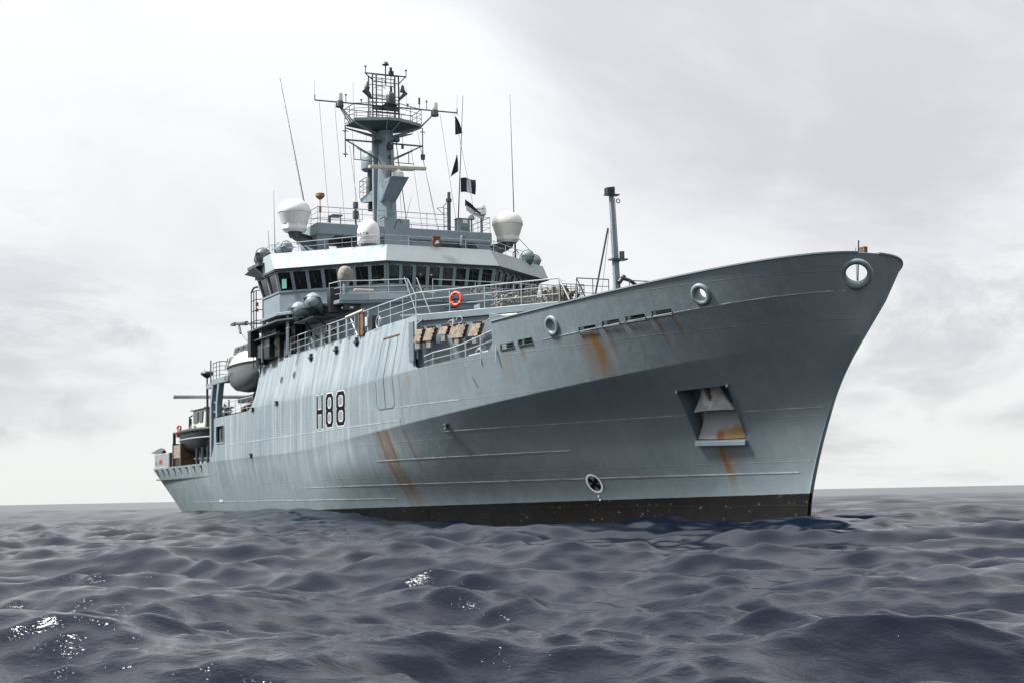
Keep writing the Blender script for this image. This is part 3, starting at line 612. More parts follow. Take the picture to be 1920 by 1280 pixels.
# roller fairleads and gear at the rail
k = MB(); k.cyl((52.6, -7.95, 12.62), (55.4, -7.95, 12.70), .09, 10); k.build('boarding_ladder_roll', 'cream_paint', ship, smooth=40)
k = MB(); k.cyl((54.7, -7.9, 11.3), (54.7, -7.9, 12.6), .10, 10); k.cyl((55.3, -7.9, 11.4), (55.3, -7.9, 12.65), .08, 10); k.box(54.9, 55.25, -7.95, -7.8, 11.35, 12.6); k.build('ladder_post', 'rust', ship)
k = MB(); k.cyl((54.55, -7.75, 11.3), (54.55, -7.75, 12.6), .05); k.cyl((55.75, -7.8, 11.3), (55.75, -7.8, 12.7), .05); k.tube([(53.2, -7.9, 12.5), (54.3, -7.9, 11.4)], .05); k.box(55.5, 55.9, -7.9, -7.6, 11.8, 12.3); k.build('ladder_frame', 'steel_white', ship)
k = MB(); k.cyl((56.2, -7.75, 12.0), (56.2, -7.5, 12.0), .2, 12); k.box(56.0, 56.4, -7.8, -7.5, 11.5, 12.3); k.build('hose_reel', 'black_metal', ship)
for X in (45.0, 48.0, 56.9): k = MB(); k.torus((X, -7.6, 11.85), (0, 1, 0), .33, .07, 20, 8); k.box(X-.4, X+.4, -7.7, -7.5, 11.45, 11.56); k.build('roller_fairlead', 'grey_paint', ship, smooth=50)
for X in (43.6, 46.3, 47.1): k = MB(); k.cyl((X, -7.3, 11.5), (X, -7.3, 12.0), .13, 10); k.cyl((X+.55, -7.3, 11.5), (X+.55, -7.3, 12.0), .13, 10); k.box(X-.25, X+.8, -7.5, -7.1, 11.5, 11.6); k.build('bollard', 'grey_paint', ship, smooth=40)

# 02 house under the bridge
P2 = mir([(36.0, -6.9), (47.4, -6.9), (48.6, -6.95), (49.6, -6.8), (50.3, -6.3), (51.0, -5.4), (52.0, -3.95), (52.35, -1.5)])
k = MB(); k.prism(P2, 11.56, 13.75); house2 = lab(k.build('bridge_deckhouse', 'grey_paint', ship, smooth=30), 'grey deckhouse with rounded corner below the bridge')
k = MB(); k.prism(mir([(44.5, -7.6), (48.6, -7.9), (50.3, -7.6), (51.0, -6.0), (52.3, -4.1), (52.6, -1.5)]), 13.72, 13.95); k.build('catwalk', 'grey_paint', house2, bevel=.03)
k = MB()                                               # flared bulwark of the catwalk
cw = [(50.3, -7.55), (51.0, -6.0), (52.3, -4.1), (52.6, -1.5), (52.6, 1.5), (52.3, 4.1), (51.0, 6.0)]
k.loft([[(x, y, 13.9), (x+.06, y, 13.9), (x+.06-.02, y, 14.25), (x-.02, y, 14.25)] for x, y in cw]); k.build('catwalk_kerb', 'grey_paint', house2)
k = MB(); k.box(49.3, 50.35, -7.3, -6.3, 13.35, 13.7); k.build('lamp_recess', 'black_metal', house2)
k = MB(); k.cyl((50.0, -7.35, 13.5), (50.42, -6.75, 13.5), .07, 10); k.build('recess_lamp', 'white_paint', house2, smooth=40)
k = MB(); rail_path(k, [(49.0, -7.75, 13.95), (50.3, -7.5, 13.95), (51.0, -5.95, 13.95), (52.3, -4.05, 13.95)], 1.1, 3, 1.3, .025, .03); k.tube([(52.3, -4.05, 15.05), (52.75, -3.7, 13.95)], .035); k.tube([(53.3, -3.9, 15.0), (53.9, -3.2, 12.6)], .04); k.tube([(52.9, -4.5, 15.05), (53.5, -3.9, 12.6)], .04)
rail_path(k, [(52.6, -2.6, 13.95), (52.6, 1.5, 13.95), (52.3, 4.0, 13.95), (51.0, 6.0, 13.95)], 1.1, 3, 1.3, .022, .028); k.build('catwalk_rail', 'steel_white', house2, smooth=40)
def oval_port(p, n, r):
    e = MB(); e.lathe([(r*1.2, -.05), (r*1.2, .05), (r, .05), (r*.95, 0)], p, n, 18); o = e.build('house_port', 'grey_paint', house2, smooth=40); g = MB(); g.lathe([(r, 0), (r, .012)], p, n, 18); g.build('pane', 'glass', o)
for X in (43.0, 46.4): oval_port((X, -6.92, 12.55), (0, -1, 0), .30)
oval_port((51.55, -4.62, 12.3), (.82, -.57, 0), .30)
k = MB(); p = Vector((52.3, -3.2, 12.95)); k.cyl(p+Vector((-.6, -1.1, 0)), p+Vector((0, -.1, 0)), .09, 10); k.build('deckhouse_light', 'white_paint', house2, smooth=40)
k = MB(); k.box(52.3, 52.42, -.9, .1, 11.6, 13.4); k.build('house_door', 'dark_grey_paint', house2)
k = MB()
for i in range(5): k.box(52.6, 53.3, -1.9, -1.2, 11.7+i*.42, 11.75+i*.42)
k.cyl((53.3, -1.9, 11.56), (52.6, -1.9, 13.95), .03); k.cyl((53.3, -1.2, 11.56), (52.6, -1.2, 13.95), .03); k.build('ladder', 'dark_grey_paint', house2)
def searchlight(x, y, z, name='floodlight'):
    k = MB(); k.lathe([(.05, -.25), (.16, -.15), (.21, .1), (.21, .2), (.17, .2), (.1, .05)], (x, y, z), (.8, -.55, -.1), 16); k.cyl((x, y, z-.35), (x, y, z), .04, 6); k.build(name, 'chrome', house2, smooth=40)
for x, y in ((51.9, -3.3), (52.05, -2.85), (52.3, .2), (52.3, .7), (52.3, 1.5), (52.1, 3.0)): searchlight(x, y, 14.5)
k = MB(); k.box(51.6, 52.3, -3.7, -2.4, 14.06, 14.14); k.box(51.7, 52.4, -.1, 2.2, 14.06, 14.14); k.box(51.6, 52.3, 2.6, 3.6, 14.06, 14.14); k.build('light_shelf', 'dark_grey_paint', house2)
k = MB()
for y in (-5.6, -1.6, 2.3): k.cyl((49.0, y-.6, 14.75), (49.05, y+.6, 14.75), .08, 8)
k.build('strip_light', 'cream_paint', house2, smooth=40)

# ---------------------------------------------------------------- bridge
BW = [(38.6, -8.75), (42.2, -8.75), (47.5, -3.55), (47.5, 3.55), (42.4, 9.1), (38.6, 9.1)]     # plan of the bridge at sill height
TOPO = .32
def outset(P, d):                                      # push plan polygon outwards (closed, counter-clockwise)
    n = len(P); out = []
    for i in range(n):
        a, b, c = (Vector(P[i-1]), Vector(P[i]), Vector(P[(i+1) % n])); e1 = (b-a).normalized(); e2 = (c-b).normalized()
        n1 = Vector((e1.y, -e1.x)); n2 = Vector((e2.y, -e2.x)); m = (n1+n2).normalized(); out.append(tuple(b+m*d/max(.3, m.dot(n1))))
    return out
ZS, ZW = 15.38, 16.72
k = MB(); k.prism(BW, 14.05, ZS); k.prism(outset(BW, .06), ZS-.05, ZS+.03); bridge = lab(k.build('bridge', 'grey_paint', ship), 'full width bridge with raked windows under a pale sloping visor')
BT = outset(BW, TOPO); sides = [(1, 2, 7), (2, 3, 8), (3, 4, 7), (0, 1, 2), (4, 5, 2)]
k = MB()
for a, b, nw in sides:
    A0, B0, A1, B1 = Vector((*BW[a], ZS)), Vector((*BW[b], ZS)), Vector((*BT[a], ZW)), Vector((*BT[b], ZW)); nrm_ = (B0-A0).cross(A1-A0).normalized()
    d0 = (B0-A0); mar = .14/d0.length; gap = .21/d0.length
    def at(u, v, off=0): return (A0*(1-u)+B0*u)*(1-v)+(A1*(1-u)+B1*u)*v+nrm_*off
    wu = (1-2*mar-gap*(nw-1))/nw; xs_ = [mar+i*(wu+gap) for i in range(nw)]
    bars = [(0, xs_[0])]+[(x+wu, x+wu+gap) for x in xs_[:-1]]+[(xs_[-1]+wu, 1)]
    for u0, u1 in bars: k.loft([[at(u0, v, .04), at(u1, v, .04), at(u1, v, -.12), at(u0, v, -.12)] for v in (0, 1)])
    for v0, v1 in ((0, .06), (.88, 1.0)): k.loft([[at(u, v0, .035), at(u, v1, .035), at(u, v1, -.11), at(u, v0, -.11)] for u in (0.001, .999)])
    for i, x in enumerate(xs_):
        g = MB(); g.add([at(x-.002, .05, -.05), at(x+wu+.002, .05, -.05), at(x+wu+.002, .89, -.05), at(x-.002, .89, -.05)], [(0,1,2,3)]); g.add([at(x-.002, .05, -.07), at(x+wu+.002, .05, -.07), at(x+wu+.002, .89, -.07), at(x-.002, .89, -.07)], [(3,2,1,0)])
        pn = g.build('window_pane', 'glass', bridge)
        if nw > 3:
            g = MB(); g.cyl(at(x+wu*.3, .88, .0), at(x+wu*.42, .35, -.02), .012, 5); g.cyl(at(x+wu*.42, .7, -.02), at(x+wu*.46, .2, -.03), .010, 5); g.build('wiper', 'dark_grey_paint', pn)
            g = MB(); q = at(x+wu*.35, .95, .08); g.obox(q, (B0-A0).normalized()*.22, nrm_*.05, up*.06); g.build('wiper_motor', 'dark_grey_paint', pn)
k.build('window_frame', 'grey_paint', bridge)
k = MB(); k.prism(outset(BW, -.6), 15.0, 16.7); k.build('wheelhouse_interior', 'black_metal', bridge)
g = MB(); A0 = Vector((*BW[1], ZS)); B0 = Vector((*BW[2], ZS)); dd = (B0-A0).normalized(); g.obox(A0+dd*.55+Vector((.28, -.28, .45)), dd*.16, Vector((.01, -.01, 0)), up*.30); g.build('chart_screen', 'lit_glass', bridge)
VB, VT = outset(BW, .62), outset(BW, .22)
VB[1] = (42.62, -9.2); VB[4] = (43.2, 9.85); VB[2] = (48.2, -3.85); VB[3] = (48.25, 3.75); VT[1] = (41.62, -9.2); VT[2] = (47.55, -3.52); VT[3] = (47.6, 3.45); VT[4] = (42.3, 9.85); VB[0] = (38.2, -9.2); VT[0] = (38.2, -9.2); VB[5] = (38.2, 9.85); VT[5] = (38.2, 9.85)
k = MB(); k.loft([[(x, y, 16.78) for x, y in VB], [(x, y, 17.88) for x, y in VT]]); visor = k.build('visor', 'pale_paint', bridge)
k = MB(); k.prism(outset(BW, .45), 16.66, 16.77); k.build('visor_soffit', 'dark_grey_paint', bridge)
k = MB(); rp = [(38.5, -9.0, 17.88), (41.6, -9.05, 17.88), (47.35, -3.95, 17.88), (47.4, 3.8, 17.88), (42.3, 9.55, 17.88), (38.5, 9.5, 17.88)]; rail_path(k, rp, .62, 2, 1.9, .02, .026); k.build('roof_rail', 'steel_white', bridge, smooth=40)
# wing undersides, platforms, posts and clutter aft of the wing
k = MB(); k.prism([(38.6, -9.0), (42.3, -9.0), (45.6, -7.4), (46.5, -6.0), (38.6, -6.0)], 13.85, 14.05); k.prism([(38.6, 9.0), (38.6, 6), (46.5, 6), (45.6, 7.4), (42.3, 9.0)], 13.85, 14.05); k.build('wing_deck', 'grey_paint', bridge, bevel=.03)
wing = k = MB(); k.prism([(35.2, -8.9), (42.4, -9.0), (45.4, -7.6), (45.4, -6.8), (35.2, -6.8)], 13.52, 13.62); k.prism([(36, -8.7), (41, -8.6), (41, -7), (36, -7)], 12.9, 12.96); k.build('wing_platform', 'dark_grey_paint', ship)
k = MB()
for X in (35.9, 37.2, 42.75, 43.05): k.cyl((X, -8.45, 11.4), (X, -8.45, 13.6 if X < 40 else 14.3), .07, 6)
k.box(42.6, 43.2, -8.5, -8.35, 13.0, 13.1); k.build('platform_post', 'grey_paint', ship)
k = MB()
for X in (35.5, 36.1, 36.7): k.cyl((X, -8.7, 13.6), (X, -8.7, 16.2), .04, 6)
for z in (14.2, 14.9, 15.6, 16.2): k.cyl((35.5, -8.7, z), (36.7, -8.7, z), .03, 6); k.cyl((36.7, -8.7, z), (37.9, -7.6, z), .03, 6)
k.tube([(35.5, -8.7, 16.2), (35.8, -8.6, 16.5), (36.5, -8.5, 16.5), (36.9, -8.3, 16.2)], .07); k.box(35.3, 36.0, -8.9, -8.3, 11.9, 13.6); k.build('side_light_frame', 'black_metal', ship)
k = MB(); k.cyl((36.3, -8.55, 15.2), (36.3, -8.55, 15.45), .12, 10); k.cyl((36.3, -8.55, 14.85), (36.3, -8.55, 15.05), .12, 10); k.build('side_light', 'brass', ship, smooth=40)
# dark gear stowed below the wing: lockers, pipes, reels
gear = [(36.4, -8.1, 12.2, .5, .35, .45, 'dark_grey_paint'), (38.0, -8.0, 12.0, .6, .4, .4, 'black_metal'), (39.4, -7.6, 12.4, .5, .5, .8, 'black_metal'), (40.6, -7.5, 12.0, .35, .4, .5, 'dark_grey_paint'), (41.3, -7.3, 12.6, .4, .3, .9, 'black_metal'), (37.4, -7.4, 13.2, 1.2, .5, .2, 'black_metal'), (38.6, -7.6, 13.25, .5, .5, .22, 'dark_grey_paint'), (42.0, -7.2, 11.9, .4, .3, .4, 'grey_paint')]
for x, y, z, a, b, c, m in gear: k = MB(); k.obox((x, y, z), (a, 0, 0), (0, b, 0), (0, 0, c)); k.build('deck_locker', m, ship, bevel=.03)
k = MB()
for i in range(14):
    x = 36+random.random()*6; z = 11.7+random.random()*1.6; k.tube([(x, -8.2+random.random(), z), (x+random.uniform(-.8, .8), -8.2+random.random(), z+random.uniform(-.7, .7)), (x+random.uniform(-1, 1), -7.6, z+.3)], .03+.03*random.random())
k.build('pipe_run', 'black_metal', ship)
k = MB(); k.box(37.0, 38.2, -8.3, -8.2, 12.35, 12.95); k.build('locker_panel', 'steel_white', ship)
k = MB()
for x in (37.0, 37.6, 38.2): k.cyl((x, -8.2, 12.0), (x, -7.9, 12.0), .22, 12)
k.build('rope_reel', 'net', ship, smooth=40)
k = MB(); k.box(35.3, 36.2, -8.35, -7.0, 11.4, 12.7); k.build('vent_trunk', 'black_metal', ship, bevel=.03)
k = MB(); rail_path(k, [(34.2, -8.2, 11.25), (35.2, -8.2, 11.3), (36.6, -8.2, 11.37)], 1.05, 2, .9, .035, .04); k.tube([(34.0, -8.2, 12.3), (38, -8.2, 12.45)], .03); k.build('stepped_rail', 'black_metal', ship)
# davit above the boat
k = MB(); k.cyl((35.0, -7.6, 14.25), (30.2, -7.6, 14.75), .07, 8); k.cyl((30.4, -7.6, 14.75), (27.0, -7.6, 15.05), .16, 8, .07); k.cyl((34.6, -7.6, 13.0), (31.2, -7.6, 14.65), .07, 8); k.box(26.6, 27.6, -7.75, -7.45, 14.95, 15.12); k.cyl((28.3, -7.6, 14.9), (28.8, -7.6, 14.2), .09, 8); k.box(34.2, 35.4, -8.2, -7.2, 12.6, 13.0); k.cyl((34.8, -7.6, 12.8), (34.8, -7.6, 15.9), .14, 8); k.build('boat_davit', 'dark_grey_paint', ship, smooth=40)
k = MB(); k.tube([(28.7, -7.6, 14.3), (31.0, -7.6, 13.3), (32.5, -7.6, 12.9)], .018, 5); k.build('davit_fall', 'black_metal', ship)

# ---------------------------------------------------------------- bridge roof: portal house, domes, aerials
k = MB(); k.box(37.5, 42.0, -6.2, 6.2, 19.3, 20.05); roofh = lab(k.build('roof_portal', 'grey_paint', ship, bevel=.06), 'grey portal deck carrying the mast on the bridge roof')
k = MB(); k.box(37.6, 41.8, -3.4, 2.3, 17.88, 19.3); k.build('mast_house', 'grey_paint', roofh, bevel=.04)
k = MB(); k.box(41.85, 42.06, -1.6, .2, 18.4, 20.6); k.build('front_locker', 'grey_paint', roofh, bevel=.03)
for sg in (-1, 1):
    k = MB(); k.loft([[(38.6, sg*5.0, 17.8), (41.2, sg*5.0, 17.8), (41.2, sg*5.7, 17.8), (38.6, sg*5.7, 17.8)], [(38.2, sg*5.35, 18.9), (41.7, sg*5.35, 18.9), (41.7, sg*6.1, 18.9), (38.2, sg*6.1, 18.9)], [(38.0, sg*4.9, 19.32), (41.85, sg*4.9, 19.32), (41.85, sg*6.15, 19.32), (38.0, sg*6.15, 19.32)]]); k.build('portal_leg', 'grey_paint', roofh)
k = MB(); rail_path(k, [(37.7, -6.1, 20.05), (41.9, -6.1, 20.05), (41.9, 3.0, 20.05)], 1.05, 3, 1.6, .02, .026); rail_path(k, [(41.9, 5.2, 20.05), (41.9, 6.1, 20.05), (37.7, 6.1, 20.05)], 1.05, 3, 1.4, .02, .026); rail_path(k, [(37.7, 6.1, 20.05), (37.7, -6.1, 20.05)], 1.05, 3, 2, .02, .026); k.build('portal_rail', 'grey_paint', roofh, smooth=40)
k = MB(); k.box(37.4, 38.6, -4.4, -3.6, 17.9, 18.7); k.box(37.4, 38.6, -2.9+5.6, 3.5, 17.9, 18.9); k.box(37.0, 38.0, -5.0, -4.6, 17.9, 18.9); k.build('roof_vent', 'brown_orange', roofh)
def radome(y, m):
    sg = 1 if y > 0 else -1; b = Vector((41.2, y, 19.68 if y < 0 else 19.8))
    k = MB(); k.lathe([(.80, .26), (.83, .32), (1.05, 1.0), (1.07, 1.04), (1.05, 1.25), (.97, 1.46), (.82, 1.66), (.6, 1.81), (.35, 1.91), (.12, 1.945), (0, 1.95)], b, up, 36); d = k.build('radome', m, ship, smooth=40)
    k = MB(); k.lathe([(1.05, 1.0), (1.075, 1.025), (1.06, 1.06)], b, up, 36); k.build('dome_seam', 'cream_paint', d)
    k = MB(); k.lathe([(.66, -.22), (.82, -.05), (.82, .2), (.84, .28), (.7, .28)], b, up, 8); k.build('dome_base', m, d)
    k = MB(); k.cyl(b-up*.2, b-up*.6, .45, 12, .3); k.cyl(b-up*.55, Vector((41.0, sg*5.8, 18.6)), .2, 8, .28); k.cyl(b-up*.3, Vector((40.5, sg*5.9, 19.2)), .15, 8); k.cyl(b-up*.5, Vector((41.4, sg*6.2, 17.9)), .07, 6); k.build('dome_bracket', 'dark_grey_paint', d)
radome(-7.45, 'white_dome'); radome(7.75, 'cream_dome')
def bend_text(txt, size, c, r, ang0, z, name, parent):
    cu = D.curves.new('t', 'FONT'); cu.body = txt; cu.size = size; cu.align_x = 'CENTER'; cu.resolution_u = 2; to = D.objects.new('t', cu); COL.objects.link(to)
    me = D.meshes.new_from_object(to.evaluated_get(bpy.context.evaluated_depsgraph_get())); D.objects.remove(to)
    for v in me.vertices:
        a = ang0+v.co.x/r; v.co = Vector((c[0]+math.cos(a)*(r+.012), c[1]+math.sin(a)*(r+.012), z+v.co.y))
    o = D.objects.new(name, me); COL.objects.link(o); me.materials.append(MAT['letter_navy']); attach(o, parent)
k = MB(); k.lathe([(.66, 0), (.70, .06), (.70, .75), (.69, .95), (.62, 1.2), (.48, 1.42), (.28, 1.56), (.1, 1.61), (0, 1.615)], (46.0, -4.15, 18.05), up, 32); sd_ = k.build('satellite_dome', 'white_dome', ship, smooth=50)
k = MB(); k.cyl((46, -4.15, 17.85), (46, -4.15, 18.06), .5, 16); k.build('dome_foot', 'grey_paint', sd_)
bend_text('SAILOR', .30, (46.0, -4.15), .70, R(-58), 18.55, 'dome_lettering', sd_)
k = MB(); k.lathe([(.25, 0), (.33, .06), (.34, .3), (.33, .5), (.25, .68), (.12, .76), (0, .78)], (41.3, 5.75, 21.35), up, 24); sm = k.build('small_dome', 'white_dome', ship, smooth=50)
bend_text('SAILOR', .17, (41.3, 5.75), .34, R(-40), 21.68, 'dome_lettering', sm)
k = MB(); k.cyl((41.3, 5.75, 20.05), (41.3, 5.75, 21.1), .09, 10); k.cyl((41.3, 5.75, 21.1), (41.3, 5.75, 21.36), .1, 10, .26); k.build('dome_post', 'grey_paint', sm, smooth=40)
k = MB(); k.lathe([(.2, 0), (.24, .03), (.2, .2), (.1, .33), (0, .36)], (41.3, 5.0, 21.0), up, 18); k.cyl((41.3, 5.0, 20.05), (41.3, 5.0, 21.0), .06, 8); k.build('dome_aerial', 'grey_paint', ship, smooth=40)
k = MB(); k.lathe([(.1, 0), (.30, .18), (.30, .34), (.28, .40), (0, .41)], (41.0, -5.64, 21.75), up, 16); h_ = k.build('direction_finder', 'brown_orange', ship, smooth=40)
k = MB(); k.cyl((41.0, -5.64, 20.05), (41.0, -5.64, 20.9), .03, 6); k.cyl((41.0, -5.64, 21.3), (41, -5.64, 21.8), .03, 6); k.build('finder_post', 'dark_grey_paint', h_)
k = MB(); k.cyl((41.0, -5.64, 20.9), (41.0, -5.64, 21.3), .09, 8); k.build('finder_box', 'brown_orange', h_)
k = MB(); k.cyl((41.0, -3.2, 21.35), (41.0, -3.2, 21.72), .18, 14); k.cyl((41, -3.2, 21.2), (41, -3.2, 21.36), .06, 10, .17); k.cyl((41, -3.2, 20.05), (41, -3.2, 21.2), .06, 8); k.box(40.85, 41.15, -3.36, -3.04, 20.6, 21.15); k.build('pot_aerial', 'dark_grey_paint', ship, smooth=40)
k = MB(); k.box(40.8, 41.4, 3.95, 4.85, 20.05, 21.0); k.box(40.8, 41.45, 3.9, 4.9, 21.0, 21.06); ec = k.build('equipment_cabinet', 'grey_paint', ship, bevel=.03); k = MB(); k.box(41.42, 41.44, 4.3, 4.65, 20.7, 20.95); k.build('cabinet_plate', 'white_paint', ec); k = MB(); k.box(41.41, 41.43, 4.2, 4.7, 20.3, 20.5); k.build('cabinet_notice', 'green', ec)
k = MB(); k.cyl((41.0, 3.46, 20.05), (41.0, 3.48, 22.2), .13, 10); k.cyl((41, 3.48, 22.2), (41, 3.48, 22.4), .2, 12); k.cyl((41, 3.48, 22.4), (41, 3.5, 22.85), .11, 10); k.tube([(41, 3.35, 20.05), (41, 3.1, 20.05), (41, 3.1, 21.9), (41, 3.3, 22.1)], .03); [k.cyl((41, 3.1, 20.2+i*.3), (41, 3.4, 20.2+i*.3), .018, 5) for i in range(6)]; k.tube([(41, 3.1, 21.3), (41, 2.6, 21.7), (41.0, 3.1, 21.8)], .02); k.build('signal_post', 'dark_grey_paint', ship, smooth=40)
k = MB(); k.lathe([(.15, 0), (.2, .05), (.2, .5), (.14, .66), (0, .7)], (45.0, 2.7, 17.9+.6), up, 16); k.cyl((45, 2.7, 17.88), (45, 2.7, 18.5), .06, 8); k.build('roof_light', 'dark_grey_paint', ship, smooth=40)
k = MB(); k.box(40.5, 41.3, -4.9, -4.2, 20.7, 20.78); k.cyl((40.6, -4.8, 20.05), (40.6, -4.8, 20.7), .025); k.cyl((41.2, -4.3, 20.05), (41.2, -4.3, 20.7), .025); k.cyl((40.9, -5.0, 20.3), (40.9, -5.0, 20.75), .08, 8); k.build('compass_stand', 'dark_grey_paint', ship)
def whip(p, q, r0, r1, name='whip_aerial'):
    k = MB(); k.cyl(p, q, r0, 6, r1); k.cyl(Vector(p)-(Vector(q)-Vector(p)).normalized()*.6, p, r0*1.9, 8); return k.build(name, 'black_metal', ship, smooth=40)
whip((35.6, -5.0, 22.5), (30.08, -5.0, 32.7), .075, .03); whip((41, 4.15, 20.9), (41.0, 4.65, 29.65), .045, .018); whip((41.2, 8.3, 18.5), (41.0, 8.23, 30.07), .045, .012); whip((36, -7.2, 19.5), (35.1, -7.0, 23.4), .03, .012); whip((38, 1.2, 20.1), (38.0, 1.95, 23.0), .02, .01); whip((39.5, -8.6, 18.0), (38.9, -8.5, 19.9), .03, .015)
k = MB(); k.cyl((35.6, -5.0, 17.9), (35.6, -5.0, 22.0), .12, 8); k.build('whip_base', 'dark_grey_paint', ship)
k = MB(); k.cyl((41.2, 8.3, 17.88), (41.2, 8.3, 20.3), .07, 8); k.tube([(41.2, 8.3, 20.2), (41.2, 10.0, 18.6)], .02); k.build('aerial_post', 'dark_grey_paint', ship)
k = MB()
for X, y in ((46.6, -1.3), (46.3, 4.3), (44.5, 6.8)): k.tube([(X, y-.25, 17.9), (X, y-.25, 18.35), (X, y, 18.5), (X, y+.2, 18.3)], .03)
k.cyl((45.2, -5.6, 17.9), (45.2, -5.6, 18.75), .03); k.cyl((45.2, -5.6, 18.7), (45.2, -5.6, 18.78), .13, 10); k.build('roof_vent_pipe', 'dark_grey_paint', ship)
# ship's badge on the visor
c = Vector((47.75, -.3, 18.12)); bx = Vector((1, 0, .2)).normalized()
k = MB(); k.lathe([(.0, 0), (.30, 0), (.33, .03), (.30, .08), (0, .1)], c, bx, 20); bd = lab(k.build('ship_badge', 'rust', ship, smooth=40), 'reddish brown round ship badge on the bridge front rail')
k = MB()
for i, y in enumerate((-.2, -.07, .07, .2)): k.obox(c+Vector((.05, y, .36)), (.03, 0, 0), (0, .05, 0), (0, 0, .07))
k.obox(c+Vector((.05, 0, .29)), (.03, 0, 0), (0, .24, 0), (0, 0, .05)); k.build('badge_crown', 'brown_orange', bd)
k = MB(); k.lathe([(0, .1), (.12, .1), (.1, .13), (0, .13)], c+Vector((0, .03, 0)), bx, 8); k.obox(c+bx*.11+Vector((0, -.08, -.08)), (.01, 0, 0), (0, .07, .05), (0, -.02, .04)); k.build('badge_emblem', 'white_paint', bd)
# ---------------------------------------------------------------- mast
MX = 38.2
def col(k, z0, z1, a0, a1, b0, b1, lean=0.0):          # octagonal tapering column
    def ring(z, a, b): c = .35; return [(MX+x*a+lean*(z-20), y*b, z) for x, y in ((1, -c), (1, c), (c, 1), (-c, 1), (-1, c), (-1, -c), (-c, -1), (c, -1))]
    return k.loft([ring(z0, a0, b0), ring(z1, a1, b1)])
k = MB(); col(k, 20.0, 27.4, .78, .55, .72, .50); mast = lab(k.build('mast', 'grey_paint', ship), 'tall grey column mast with railed platform and aerials')
k = MB(); k.box(MX-.35, MX-.05, -.86, -.40, 20.0, 27.3); k.build('mast_trunking', 'grey_paint', mast)
# upper platform: shallow inverted pyramid
pl = [(MX+1.6, -.45), (MX+1.6, .45), (MX+.6, 2.45), (MX-1.2, 2.5), (MX-1.2, -2.5), (MX+.6, -2.45)]
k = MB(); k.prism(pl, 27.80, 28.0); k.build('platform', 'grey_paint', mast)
k = MB(); k.loft([[(MX+(x-MX)*.35, y*.2, 27.35) for x, y in pl], [(MX+(x-MX)*.94, y*.94, 27.79) for x, y in pl]]); k.build('platform_underside', 'dark_grey_paint', mast)  # shade below the platform painted in as dark grey
k = MB()
for x, y in pl:
    d = Vector((x-MX, y, 0)); s_ = Vector((-d.y, d.x, 0)).normalized()*.03; p0 = Vector((MX, 0, 27.1))+d*.18; p1 = Vector((x, y, 27.74))
    k.add([p0-s_, p1-s_, p1-s_-up*.08, p0-s_-up*.25, p0+s_, p1+s_, p1+s_-up*.08, p0+s_-up*.25], [(0,1,2,3),(7,6,5,4),(0,4,5,1),(1,5,6,2),(2,6,7,3),(3,7,4,0)])
k.build('platform_bracket', 'grey_paint', mast)
k = MB(); pr = [(x, y, 28.0) for x, y in pl]; rail_path(k, pr+[pr[0]], 1.0, 3, .9, .024, .03); k.build('platform_rail', 'dark_grey_paint', mast, smooth=40)
k = MB()
for x, y in ((MX+.45, -1.05), (MX+.45, -.78), (MX-.35, -1.05), (MX+.45, .85), (MX+.45, .58), (MX-.35, .85)): k.cyl((x, y, 27.9), (x, y, 31.25), .055, 8)
for z in (28.6, 29.5, 29.75, 30.7, 31.2):
    k.cyl((MX+.45, -1.05, z), (MX+.45, .85, z), .035, 6); k.cyl((MX-.35, -1.05, z), (MX-.35, .85, z), .03, 6)
k.box(MX+.35, MX+.5, -1.1, .9, 28.75, 29.0); k.build('lattice_tower', 'dark_grey_paint', mast, smooth=40)
k = MB(); lad = [(MX-.1, -.55), (MX-.1, -.15)]
for y in (-.55, -.15): k.cyl((MX-.1, y, 28.0), (MX-.1, y, 31.2), .03, 6)
for i in range(10): k.cyl((MX-.1, -.55, 28.2+i*.3), (MX-.1, -.15, 28.2+i*.3), .018, 5)
for z in (29.3, 29.7, 30.4, 30.9): k.tube([(MX-.1+.45*math.sin(R(a)), -.35+.4*math.cos(R(a)), z) for a in range(0, 181, 30)], .02)
k.build('caged_ladder', 'dark_grey_paint', mast)
k = MB(); k.cyl((MX+.3, -1.55, 31.28), (MX+.3, 1.5, 31.3), .05, 8); k.tube([(MX+.3, -1.5, 31.25), (MX+.45, -1.05, 30.8)], .04); k.tube([(MX+.3, 1.4, 31.25), (MX+.45, .85, 30.7)], .04)
for y in (-1.5, 1.47): k.cyl((MX+.3, y, 31.28), (MX+.3, y, 31.72), .035, 6); k.cyl((MX+.3, y, 31.72), (MX+.3, y, 31.78), .09, 8)
k.build('top_yard', 'dark_grey_paint', mast, smooth=40)
k = MB(); k.cyl((MX+.2, 0, 30.6), (MX+.2, 0, 32.0), .05, 8); k.lathe([(.03, 0), (.24, .03), (.24, .07), (.17, .2), (.07, .27), (0, .28)], (MX+.2, 0, 31.98), up, 18); k.build('gps_dome', 'dark_grey_paint', mast, smooth=40)
